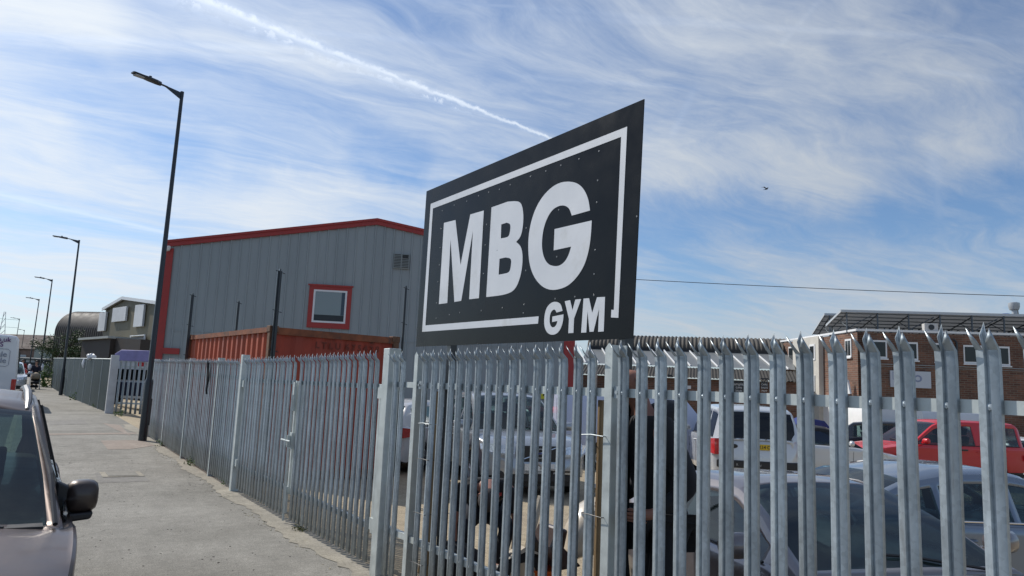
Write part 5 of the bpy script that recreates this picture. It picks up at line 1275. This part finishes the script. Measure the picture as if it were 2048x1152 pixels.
o.location=bp; o.rotation_euler=(R(25),R(-20),R(-10)); o.scale=(.9,.9,.9); tag(o,'dark bird in flight against the cloud right of the sign','bird')
# small yard signs
p=at(1091,790,24); o=MB().box(-.2,.2,-.01,.01,-.12,.14).build('warning_sign',mat('sign_yellow',(.60,.55,.03),.5),None); o.location=onface(gb,1091,790,-.1); 
o.location=Matrix.Translation(gb.location)@Matrix.Rotation(gb.rotation_euler.z,4,'Z')@Vector((onface(gb,1091,790).x,-.1,onface(gb,1091,790).z)); o.rotation_euler=(0,0,gb.rotation_euler.z); o.scale=(1.3,1,1.3); tag(o,'small yellow sign on the grey wall above the silver off-roader','sign')
MB().add([(.1*math.cos(t),-.012,-.03+.09*math.sin(t)) for t in [math.pi*k/8 for k in range(9)]]+[(.06*math.cos(t),-.012,-.03+.05*math.sin(t)) for t in [math.pi*k/8 for k in range(9)]],[(i,i+1,i+10,i+9) for i in range(8)]).build('emblem',inkk,o)
o=MB().box(-.16,.16,-.01,.01,-.16,.16).build('warning_sign',inkr,None); q=onface(gb,1140,795); o.location=Matrix.Translation(gb.location)@Matrix.Rotation(gb.rotation_euler.z,4,'Z')@Vector((q.x,-.12,q.z)); o.rotation_euler=(0,0,gb.rotation_euler.z); tag(o,'small red sign low on the right corner of the grey unit','sign')
g=MB()
for k in range(3): g.box(-.11,.11,-.016,-.011,.07-.08*k,.10-.08*k)
g.build('sign_lines',white,o)
#DETAILS
# ------------------------------------------------------------------ pavement details
cv=empty('access_cover',(0,0,0)); 
P=C0+(RM@ray(243,953))*((.0-CAMH)/(RM@ray(243,953))[2]); cv.location=(P[0],P[1],zs(P[1])+.002)
tag(cv,'rectangular iron access cover set in the pavement','access cover')
MB().box(-.30,.30,-.34,.34,-.02,.006).build('frame',conc_m,cv,bevel=.004)
MB().box(-.22,.22,-.27,.27,.0065,.012).build('lid',mat('iron_lid',(.19,.18,.155),.8,.2,.3,20,.4,50),cv,bevel=.003)
# repair patches
def patch(pts,m,name,lab,z=.0045):
    vs=[]
    for (a,b) in pts:
        d=RM@ray(a,b); t=(zs(12)*0-CAMH)/d[2]; p=C0+d*t
        for _ in range(4): t=(zs(p[1])+z-CAMH)/d[2]; p=C0+d*t
        vs.append(tuple(p))
    return tag(MB().add(vs,[tuple(range(len(vs)))]).build(name,m,None),kind='structure')
warm=ground_mat('patch_warm',(.27,.225,.19),(.31,.26,.22),.3,.5)
dkp=ground_mat('patch_dark',(.20,.19,.175),(.23,.22,.20),.3,.5)
patch([(201,881),(262,880),(320,884),(316,890),(262,898),(216,899)],warm,'pavement_patch','')
patch([(92,842),(168,840),(176,848),(100,850)],dkp,'pavement_patch','')
patch([(205,846),(240,850),(262,872),(238,862)],warm,'pavement_patch','')
patch([(88,867),(180,866),(272,865),(272,868),(180,869),(88,870)],warm,'pavement_joint','',.0055)
patch([(190,946),(282,944),(300,962),(196,966)],dkp,'pavement_patch','',.003)
# grit, leaves and twigs
random.seed(5)
def litter(n,xr,yr,size,m,name,lab,zf=zs):
    g=MB()
    for _ in range(n):
        X=random.uniform(*xr); Y=random.uniform(*yr)**1.0; s_=random.uniform(.4,1)*size; a=random.uniform(0,6.28)
        M=Matrix.Translation((X,Y,zf(Y)+s_*.2))@Matrix.Rotation(a,4,'Z')@Matrix.Rotation(random.uniform(-.4,.4),4,'X')
        g.box(-s_,s_,-s_*.5,s_*.5,-s_*.2,s_*.25,M)
    return tag(g.build(name,m,None),lab,'grit',kind='stuff')
litter(260,(.2,2.7),(4.5,16),.009,mat('grit_dark',(.04,.035,.03),.9),'grit','dark crumbs of grit scattered over the pavement')
litter(160,(2.5,2.68),(5,20),.013,mat('grit_pale',(.30,.27,.2),.9),'gravel','loose chips along the foot of the palisade fence')
# weeds
leafm=mat('weed_leaf',(.085,.15,.03),.6,0,.4,9); leafd=mat('tree_leaf',(.05,.085,.025),.6,0,.45,6); drym=mat('dry_moss',(.11,.12,.035),.9,0,.4,9)
def leaves(g,c,n,r,size,flat=1.,seed=0,shape=None):
    rnd=random.Random(seed)
    for _ in range(n):
        u_=rnd.gauss(0,.42),rnd.gauss(0,.42),rnd.gauss(0,.42)
        p=Vector((c[0]+u_[0]*r[0],c[1]+u_[1]*r[1],c[2]+u_[2]*r[2]))
        if p.z<c[2]-r[2]: continue
        d=Vector((rnd.uniform(-1,1),rnd.uniform(-1,1),rnd.uniform(-.4,1)*flat)).normalized(); e=d.orthogonal().normalized(); e=(Matrix.Rotation(rnd.uniform(0,6.28),3,d)@e)
        s_=size*rnd.uniform(.5,1.2)
        g.add([p-e*s_*.35,p+d*s_*.5-e.cross(d)*s_*.28,p+e*s_*.1+d*s_,p+d*s_*.5+e.cross(d)*s_*.28],[(0,1,2,3)])
k=0
for (px,py,s_,n,lab) in ((160,800,.34,260,'bushy clump of weeds at the foot of the dark sheet fence'),(140,793,.18,90,'small clump of weeds beside the second lamp post'),(190,815,.16,80,'low weeds near the pale far gate post'),
                     (324,892,.14,110,'small weed growing at the foot of the fence just past the tallest lamp'),(385,930,.16,110,'low weed at the foot of the far palisade run'),(600,1062,.07,200,'dry tuft of moss and grass under the gate'),(238,832,.2,90,'scrubby weeds under the far palisade gate'),(90,775,.5,160,'rank weeds beside the pavement behind the pushchair'),(455,972,.10,60,'tiny tuft of weeds at the foot of the gate post')):
    d=RM@ray(px,py); t=-CAMH/d[2]; p=C0+d*t
    for _ in range(8): t=(zs(p[1])-CAMH)/d[2]; p=C0+d*t
    g=MB(); leaves(g,(p[0],p[1],p[2]+s_*.35),n,(s_*1.1,s_*(2 if px>300 else 1.5),s_*.7),s_*.32,1,k); tag(g.build('weed',leafm if px!=600 else drym,None),lab,'weed','weeds along the fence'); k+=1
# tall white flowering weed
g=MB(); P=at(96,760,50)
root=empty('tall_weed',(P[0],P[1],zs(P[1])),0,'tall pale flowering weed by the end of the sheet fence','weed')
random.seed(4)
g=MB(); g2=MB()
for q in range(7):
    bx,by=random.uniform(-.4,.4),random.uniform(-.4,.4); h_=random.uniform(1.2,2.1); g.tube([(bx,by,0),(bx*1.2,by*1.2,h_)],.02,5)
    leaves(g,(bx,by,h_*.45),50,(.35,.35,h_*.5),.17,1,q); leaves(g2,(bx*1.2,by,h_*.75),26,(.22,.22,h_*.3),.12,1,q+30)
g.build('stems',leafm,root); g2.build('flowers',mat('white_flower',(.6,.62,.55),.7),root)
# roadside tree
P=at(128,700,58); tr=empty('tree',(P[0],P[1],zs(P[1])),0,'round leafy green tree behind the dark sheet fence','tree')
random.seed(11); g=MB(); g.tube([(0,0,0),(.1,.1,1.6),(-.1,.2,2.6)],[.16,.12,.08],8)
tips=[]
for q in range(34):
    a=random.uniform(0,6.28); e=random.uniform(-.1,1.25); L_=random.uniform(1.1,2.3); z0=random.uniform(1.2,2.4)
    tip=Vector((math.cos(a)*math.cos(e)*L_*1.15,math.sin(a)*math.cos(e)*L_,z0+math.sin(e)*L_)); tips.append(tip)
    g.tube([(0,.1,z0),tuple(tip*.5+Vector((0,0,z0*.5+.15))),tuple(tip)],[.05,.03,.012],5)
g.build('trunk',mat('bark',(.07,.055,.04),.9),tr)
g=MB()
for q,t_ in enumerate(tips): leaves(g,t_,120,(.55,.55,.42),.14,1,q+100)
for q in range(12): leaves(g,(random.uniform(-1.2,1.2),random.uniform(-1,1),random.uniform(1.0,3.0)),110,(.6,.6,.5),.15,1,q+300)
g.build('crown',leafd,tr)

# ------------------------------------------------------------------ people
def skinned(name,joints,edges,m,parent=None,sub=2,rootj=0):
    me=bpy.data.meshes.new(name); ks=list(joints.keys()); idx={k:i for i,k in enumerate(ks)}
    me.from_pydata([joints[k][0] for k in ks],[(idx[a],idx[b]) for a,b in edges],[]); o=bpy.data.objects.new(name,me); col.objects.link(o)
    md=o.modifiers.new('skin','SKIN'); md.use_smooth_shade=True
    ly=me.skin_vertices[0].data
    for k in ks:
        r=joints[k][1]; ly[idx[k]].radius=(r,r) if not isinstance(r,tuple) else r
    ly[rootj].use_root=True
    sb=o.modifiers.new('sub','SUBSURF'); sb.levels=sub; sb.render_levels=sub
    bpy.context.view_layer.update(); ev=o.evaluated_get(bpy.context.evaluated_depsgraph_get()); m2=bpy.data.meshes.new_from_object(ev)
    bpy.data.objects.remove(o)
    for p in m2.polygons: p.use_smooth=True
    m2.name=name; m2.materials.clear(); m2.materials.append(m); o=bpy.data.objects.new(name,m2); col.objects.link(o)
    if parent: o.parent=parent
    return o
def person(loc,rz,pose,label,scale=1,tops=None,legs=None,skinm=skin,hairm=None,hands=True,group=None,sleeve='long',shoes=None,detail=True):
    # pose: dict of joints in local coords, facing +x; y left
    r=empty('person',loc,rz,label,'person',group); r.scale=(scale,)*3
    J=dict(pose)
    rad=dict(pelvis=.115,waist=.105,chest=.125,neckb=.07,neck=.052,head0=.06,head=.095,crown=.07)
    jt={}
    for k,v in J.items():
        b=k.rstrip('LR') if k[-1] in 'LR' else k
        rr=dict(pelvis=(.15,.11),waist=(.13,.10),chest=(.155,.115),neckb=.075,neck=.052,head0=.07,head=(.082,.098),crown=(.07,.08),sho=.066,elb=.042,wri=.028,hand=.03,hip=.070,knee=.055,ank=.038,toe=.032)[b]
        jt[k]=(v,rr)
    E=[('pelvis','waist'),('waist','chest'),('chest','neckb'),('neckb','neck'),('neck','head0'),('head0','head'),('head','crown')]
    for s_ in 'LR': E+=[('chest','sho'+s_),('sho'+s_,'elb'+s_),('elb'+s_,'wri'+s_),('wri'+s_,'hand'+s_),('pelvis','hip'+s_),('hip'+s_,'knee'+s_),('knee'+s_,'ank'+s_),('ank'+s_,'toe'+s_)]
    fingers={}
    skinned('body',jt,E,skinm,r)
    hd=Vector(J['head']); fwd=Vector(J.get('_f',(1,0,0))) if '_f' in J else Vector((1,0,0))
    if detail:
        # fingers on each hand
        for s_ in 'LR':
            w=Vector(J['wri'+s_]); h_=Vector(J['hand'+s_]); d=(h_-w).normalized(); side=d.cross(Vector((0,1,0)) if abs(d.y)<.8 else Vector((0,0,1))).normalized(); nrm=d.cross(side)
            g=MB()
            for f_,ln in zip((-1.5,-.5,.5,1.5),(.062,.078,.074,.055)):
                p0=h_+side*f_*.017; p1=p0+d*ln*.55+nrm*.012; p2=p1+d*ln*.45+nrm*.03; g.tube([p0,p1,p2],[.0095,.009,.007],6)
            p0=h_-d*.02-side*.03; g.tube([p0,p0-side*.025+d*.03,p0-side*.03+d*.058],[.011,.010,.008],6); g.build('fingers',skinm,r,True)
    def expand(keys,edges,m,name,f):
        jj={k:(J[k.split(':')[0]] if not isinstance(keys[k],tuple) or len(keys[k])<2 or not isinstance(keys[k][0],(tuple,list,Vector)) else keys[k][0],0) for k in keys}
    if tops:
        hem=tuple(Vector(J['pelvis'])+(Vector(J['pelvis'])-Vector(J['waist'])).normalized()*.13)
        J['hem']=hem; J['hemz']=tuple(Vector(J['pelvis'])+(Vector(J['pelvis'])-Vector(J['waist'])).normalized()*.155); jt2={k:(J[k],v) for k,v in dict(hemz=(.10,.08),hem=(.165,.135),pelvis=(.178,.145),waist=(.152,.118),chest=(.192,.150),neckb=.088,shoL=.094,shoR=.094).items()}
        E2=[('hemz','hem'),('hem','pelvis'),('pelvis','waist'),('waist','chest'),('chest','neckb'),('chest','shoL'),('chest','shoR')]
        for s_ in 'LR':
            if sleeve=='long': jt2['elb'+s_]=(J['elb'+s_],.060); jt2['wri'+s_]=(tuple(Vector(J['wri'+s_]).lerp(Vector(J['elb'+s_]),.12)),.045); E2+=[('sho'+s_,'elb'+s_),('elb'+s_,'wri'+s_)]
            else: jt2['slv'+s_]=(tuple(Vector(J['sho'+s_]).lerp(Vector(J['elb'+s_]),.75)),.066); E2+=[('sho'+s_,'slv'+s_)]
        skinned('jacket' if sleeve=='long' else 't_shirt',jt2,E2,tops,r)
    if legs:
        jt3={'pelvis':(J['pelvis'],(.172,.135))}
        E3=[]
        for s_ in 'LR':
            jt3['hip'+s_]=(J['hip'+s_],.102); jt3['knee'+s_]=(J['knee'+s_],.078); jt3['ank'+s_]=(J['ank'+s_],.062); E3+=[('pelvis','hip'+s_),('hip'+s_,'knee'+s_),('knee'+s_,'ank'+s_)]
        skinned('trousers',jt3,E3,legs,r)
    sh=MB()
    for s_ in 'LR':
        a=Vector(J['ank'+s_]); t_=Vector(J['toe'+s_]); d=(t_-a); d.z=0; d.normalize() if d.length>0 else None
        base=min(a.z-.08,t_.z-.02); g=MB()
        g.tube([a-d*.06+Vector((0,0,-.045)),a+Vector((0,0,-.035)),a+d*.11+Vector((0,0,-.05)),a+d*.19+Vector((0,0,-.058))],[.042,.05,.045,.03],10); g.build('shoe',shoes or blackplastic,r,True)
    if hairm:
        g=MB(); n=16; f=(Vector(J['head'])-Vector(J['head0'])).normalized(); c=Vector(J['head'])+f*.035
        vs=[];fs=[]
        fw=Vector(J['_f']) if False else FW
        b=-(fw-f*fw.dot(f)).normalized(); sd_=f.cross(b)
        for i in range(7):
            th=i/6*1.75
            for j in range(n):
                ph=2*math.pi*j/n; back=.5+.5*math.cos(ph); tt=th*(.62+.38*back)
                vs.append(tuple(c+f*math.cos(tt)*.105+(b*math.cos(ph)*.112+sd_*math.sin(ph)*.095)*math.sin(tt)))
        for i in range(6):
            for j in range(n): fs.append((i*n+j,i*n+(j+1)%n,(i+1)*n+(j+1)%n,(i+1)*n+j))
        g.add(vs,fs); g.build('hair',hairm,r,True,60)
    if detail:
        g=MB(); f=(Vector(J['crown'])-Vector(J['head0'])).normalized(); fw=(FW-f*FW.dot(f)).normalized(); sd_=f.cross(fw); h_=Vector(J['head'])
        g.tube([h_+fw*.070+f*.005,h_+fw*.094-f*.03,h_+fw*.07-f*.038],[.009,.013,.012],6); g.build('nose',skinm,r,True)
        g=MB()
        for s_ in (-1,1): g.tube([h_+sd_*.068*s_+f*.02,h_+sd_*.084*s_+f*.0-fw*.01,h_+sd_*.07*s_-f*.035],[.012,.018,.01],6)
        g.build('ear',skinm,r,True)
        g=MB()
        for s_ in (-1,1): g.lathe([(0,-.010),(.008,-.006),(.010,0)],tuple(h_+fw*.076+sd_*.030*s_+f*.008),'x',8)
        g.build('eye',mat('eye_dark',(.04,.03,.03),.2),r,True)
        g=MB(); g.tube([h_+fw*.066-f*.062-sd_*.022,h_+fw*.074-f*.064,h_+fw*.066-f*.062+sd_*.022],.005,5); g.build('mouth',mat('lip',(.30,.11,.09),.5),r,True)
    return r
FW=Vector((1,0,0))
def stand(lean=0,arm=0,step=.1):
    J={'pelvis':(0,0,.95),'waist':(.01+lean*.3,0,1.10),'chest':(.0+lean,0,1.32),'neckb':(lean*1.2,0,1.46),'neck':(.01+lean*1.3,0,1.52),'head0':(.02+lean*1.4,0,1.575),'head':(.035+lean*1.6,0,1.65),'crown':(.02+lean*1.6,0,1.715)}
    for s_,g in (('L',1),('R',-1)):
        J['sho'+s_]=(lean*1.05,g*.185,1.40); J['hip'+s_]=(0,g*.10,.88); st=step*g
        J['knee'+s_]=(st*.6+.02,g*.11,.49); J['ank'+s_]=(st,g*.11,.085); J['toe'+s_]=(st+.15,g*.12,.03)
        if arm==0: J['elb'+s_]=(lean+.0,g*.25,1.12); J['wri'+s_]=(lean+.08,g*.26,.88); J['hand'+s_]=(lean+.10,g*.26,.80)
        if arm==1: J['elb'+s_]=(lean+.10,g*.23,1.13); J['wri'+s_]=(lean+.33,g*.18,1.08); J['hand'+s_]=(lean+.41,g*.17,1.08)
    return J
blackcl=mat('black_fabric',(.012,.013,.017),.85,0,.3,5,.5,12); navycl=mat('navy_fabric',(.018,.022,.035),.85,0,.25,5,.4,12); redcl=mat('red_fabric',(.25,.02,.02),.85)
hairg=mat('dark_hair',(.02,.016,.012),.7); hairgrey=mat('cropped_grey_hair',(.06,.05,.05),.8)
# bending man in black T-shirt, head down, arms hanging
_dz=-.15
Jc={'pelvis':(-.34,0,.72),'waist':(-.25,0,.84),'chest':(.0,0,.93),'neckb':(.13,0,.96),'neck':(.19,0,.955),'head0':(.235,0,.93),'head':(.30,0,.885),'crown':(.345,0,.86),
 'shoL':(.04,.20,.92),'shoR':(.04,-.20,.92),'elbL':(.06,.27,.62),'elbR':(.05,-.27,.62),'wriL':(.14,.24,.37),'wriR':(.13,-.25,.38),'handL':(.165,.23,.29),'handR':(.155,-.24,.30),
 'hipL':(-.33,.11,.67),'hipR':(-.33,-.11,.67),'kneeL':(.02,.16,.42),'kneeR':(-.04,-.17,.40),'ankL':(-.16,.15,.085),'ankR':(-.22,-.15,.085),'toeL':(-.01,.17,.03),'toeR':(-.07,-.17,.03)}
for k_ in list(Jc):
    if not k_.startswith(('knee','ank','toe')): a_=Jc[k_]; Jc[k_]=(a_[0]-(.06 if k_.startswith(('pelvis','hip')) else 0),a_[1]*1.08,a_[2]+_dz)
for g_,s_ in ((1,'L'),(-1,'R')): Jc['knee'+s_]=(.08,g_*.20,.44)
FW=Vector((.6,0,-.8))
p=at(972,1000,6.9); pp=yz(p); pc=person(pp,camyaw(5),Jc,'man in a black T-shirt bending forward with arms hanging, before the silver off-roader',1.02,blackcl,navycl,skind,hairgrey,sleeve='short')
# logo on the T-shirt shoulder
MB().box(.135,.14,.06,.13,.72,.75).build('shirt_logo',mat('red_print',(.35,.03,.03),.7),pc)
# standing man in a black hooded top
FW=Vector((1,0,0))
Jh=stand(.10,0,.08)
for s__,g__ in (('L',1),('R',-1)): Jh['elb'+s__]=(-.02,g__*.28,1.12); Jh['wri'+s__]=(.15,g__*.22,.98); Jh['hand'+s__]=(.22,g__*.20,.97)
p=at(1326,900,4.3); pp=yz(p); ph=person(pp,camyaw(-75),Jh,'bald man in a black hooded top standing right behind the near fence',1.06,blackcl,blackcl,skind,None)
# folds on the hood
hd=MB(); hd.tube([(.08,.13,1.46),(.0,.09,1.49),(-.04,0,1.50),(.0,-.09,1.49),(.08,-.13,1.46)],[.035,.05,.06,.05,.035],10); hd.build('hood',blackcl,ph,True)
g=MB(); 
for k in range(5): g.tube([(-.10+.03*k,-.262-.003*k,1.36-.02*k),(-.04+.02*k,-.275,1.25-.05*k),(-.07+.03*k,-.262,1.12-.02*k)],.003,5)
g.build('print_lines',mat('grey_print',(.35,.33,.30),.8),ph)
# red-faced cap
# far pedestrians
FW=Vector((1,0,0))
p=at(69,760,46); pp=Vector((p[0],p[1],zs(p[1])))
pA=person(pp,R(-88),stand(.04,1,.2),'person in a dark top pushing a pushchair towards the viewer along the pavement',.98,mat('dark_top',(.02,.02,.035),.85),mat('tan_trousers',(.25,.19,.12),.85),skin,hairg,detail=False)
p=at(46,750,54); pB=person(Vector((p[0]-.1,p[1],zs(p[1]))),R(-90),stand(0,0,.25),'person in a red top walking on the far pavement behind the pushchair',1.0,redcl,navycl,skin,hairg,detail=False)
p=at(1702,860,39.0); pp=yz(p); pC=person(pp+Vector((0,0,.85)),camyaw(-40),stand(.02,1,.1),'person in a dark red top by the white wall of the brick office',1.0,redcl,navycl,skin,hairg,detail=False)
p=at(1688,860,40.0); pp=yz(p); pD=person(pp+Vector((0,0,.75)),camyaw(60),stand(.02,1,.1),'person in a dark blue top facing the one in red by the white wall',1.0,mat('blue_top',(.02,.03,.10),.85),navycl,skin,hairg,detail=False)
# loading platform the two stand on
p=at(1695,880,39.5); pp=yz(p); o=MB().box(-1.6,1.6,-1.2,1.2,0,.85).build('loading_platform',mat('platform_dark',(.03,.03,.035),.7),None,bevel=.02); o.location=pp; o.rotation_euler=(0,0,ang); tag(o,'dark loading platform by the white wall with two people standing on it','platform')
MB().box(-1.5,1.5,-1.22,-1.201,.25,.5).build('fascia_board',galv_old,o)
# pushchair
pch=empty('pushchair',(pA.location.x+.02,pA.location.y-.75,zs(45)),R(-90),'beige-hooded dark pushchair being pushed towards the viewer','pushchair')
g=MB()
for s_ in (-.26,.26): g.tube([(.35,s_,.14),(-.05,s_,.55),(-.42,s_,1.0)],.016,6); g.tube([(-.32,s_,.14),(.0,s_,.55)],.016,6)
g.tube([(-.42,-.26,1.0),(-.42,.26,1.0)],.02,6); g.build('frame',alloy,pch)
for x,r in ((.36,.09),(-.34,.14)):
    for s_ in (-.28,.28): MB().lathe([(r*.5,-.02),(r,-.02),(r,.02),(r*.5,.02),(r*.5,-.02)],(x,s_,r),'y',14).build('wheel',rubber,pch,True)
g=MB(); g.prism([(.30,-.22,.42),(.30,-.22,.55),(-.05,-.22,.62),(-.25,-.22,1.0),(-.30,-.22,.95),(-.12,-.22,.42)],(0,.44,0)); g.build('seat',blackcl,pch,bevel=.02)
g=MB(); vs=[];fs=[]
for i in range(7):
    t=i/6*math.pi*.62
    for j in range(9):
        y=-.24+.06*j; q=math.sqrt(max(.05,1-(y/.26)**2)); vs.append((-.18+.30*math.sin(t)*q,y,.82+.30*math.cos(t)*q))
for i in range(6):
    for j in range(8): fs.append((i*9+j,i*9+j+1,(i+1)*9+j+1,(i+1)*9+j))
g.add(vs,fs); o=g.build('hood',mat('beige_fabric',(.35,.28,.2),.85),pch,True); s_=o.modifiers.new('t','SOLIDIFY'); s_.thickness=.01
g=MB(); g.box(-.15,.22,-.2,.2,.2,.36); g.build('basket',blackcl,pch,bevel=.03)
# white carrier bundles held at the shoulders
blob('carrier_bag',(pA.location.x-.34,pA.location.y-.1,pA.location.z+1.33),.13,bagm,8,'white bundle at the shoulder of the person with the pushchair, on the road side','bag',sq=(.8,.8,1.3),amp=.15)
blob('carrier_bag',(pA.location.x+.33,pA.location.y-.1,pA.location.z+1.35),.11,bagm,9,'white bundle at the shoulder of the person with the pushchair, on the fence side','bag',sq=(.6,.8,1.9),amp=.15)

# ------------------------------------------------------------------ cream scooter behind the near post, orange bucket, ground clutter
cream=mk_paint('cream_paint',(.62,.55,.45),0,.3)
p=at(1168,1060,6.5); pp=yz(p); sr=empty('scooter',pp,camyaw(-62),'cream motor scooter with a round side cover, partly hidden by the middle fence post','scooter')
vs=[];fs=[]; sec=[(-.75,.05,.62,.60),(-.70,.15,.55,.86),(-.5,.21,.45,.94),(-.2,.22,.40,.92),(.05,.17,.38,.80),(.18,.10,.34,.60)]
n=16
for (x,w,z0,z1) in sec:
    for k in range(n):
        t=2*math.pi*k/n; c_,s__=math.cos(t),math.sin(t); vs.append((x,w*abs(c_)**.7*(1 if c_>0 else -1),(z0+z1)/2+(z1-z0)/2*abs(s__)**.7*(1 if s__>0 else -1)))
for j in range(len(sec)-1):
    for k in range(n): fs.append((j*n+k,j*n+(k+1)%n,(j+1)*n+(k+1)%n,(j+1)*n+k))
fs.append(tuple(range(n))); fs.append(tuple((len(sec)-1)*n+k for k in range(n)))
MB().add(vs,fs).build('rear_body',cream,sr,True,50)
for sd in (-1,1): MB().lathe([(0,-.012*sd+.20*sd),(.075,.01*sd+.20*sd),(.09,.0+.20*sd)],(-.38,0,.74),'y',18).build('side_cover',mat('cover_grey',(.35,.35,.34),.3),sr,True)
g=MB(); g.prism([(.36,-.20,.32),(.42,-.20,.50),(.36,-.18,.66),(.32,-.15,.66),(.32,-.20,.5),(.14,-.20,.34)],(0,.40,0)); g.build('leg_shield',mat('brown_plastic',(.05,.03,.028),.4,coat=.4),sr,bevel=.03)
g=MB(); g.tube([(.42,0,1.02),(.36,0,1.12)],.035,8); g.tube([(.30,-.32,1.14),(.38,-.1,1.12),(.38,.1,1.12),(.30,.32,1.14)],.014,8); g.build('handlebar',blackplastic,sr)
g=MB(); g.prism([(-.66,-.13,.93),(-.1,-.13,.90),(-.05,-.13,.97),(-.6,-.13,1.0)],(0,.26,0)); g.build('saddle',blackplastic,sr,bevel=.03)
for x in (-.52,.62):
    o=MB().lathe([(.14,-.05),(.21,-.05),(.235,-.02),(.235,.02),(.21,.05),(.14,.05),(.14,-.05)],(x,0,.235),'y',24).build('wheel',rubber,sr,True); MB().lathe([(0,-.03),(.14,-.04),(.14,.04),(0,.03)],(x,0,.235),'y',16).build('rim',alloy,o,True)
g=MB(); g.tube([(.45,0,.9),(.62,0,.26)],.03,8); g.prism([(.42,-.06,.42),(.62,-.06,.50),(.80,-.06,.40),(.62,-.06,.46)],(0,.12,0)); g.build('front_fork',cream,sr)
p=at(1086,1150,6.3); pp=yz(p); bk=empty('bucket',pp,0,'orange plastic bucket on the gravel behind the fence','bucket')
og=mat('orange_plastic',(.75,.12,.01),.45)
MB().lathe([(0,.01),(.11,.01),(.145,.27),(.158,.27),(.158,.285),(.14,.285),(.105,.03),(0,.03)],(0,0,0),'z',24).build('pail',og,bk,True,35)
MB().tube([(0,-.15,.27),(.10,-.12,.22),(.165,0,.20),(.10,.12,.22),(0,.15,.27)],.004,6).build('handle',galv_pale,bk)
bk.scale=(1.0,1.0,1.0)
# black holdall beside the bending man
p=at(905,1130,6.4); pp=yz(p); blob('holdall',(pp.x,pp.y,pp.z+.16),.25,blackcl,21,'dark holdall on the ground left of the bending man','bag',sq=(1.1,.8,.75),amp=.06)
# dark metal grating strips in the yard (drain channel) near gate
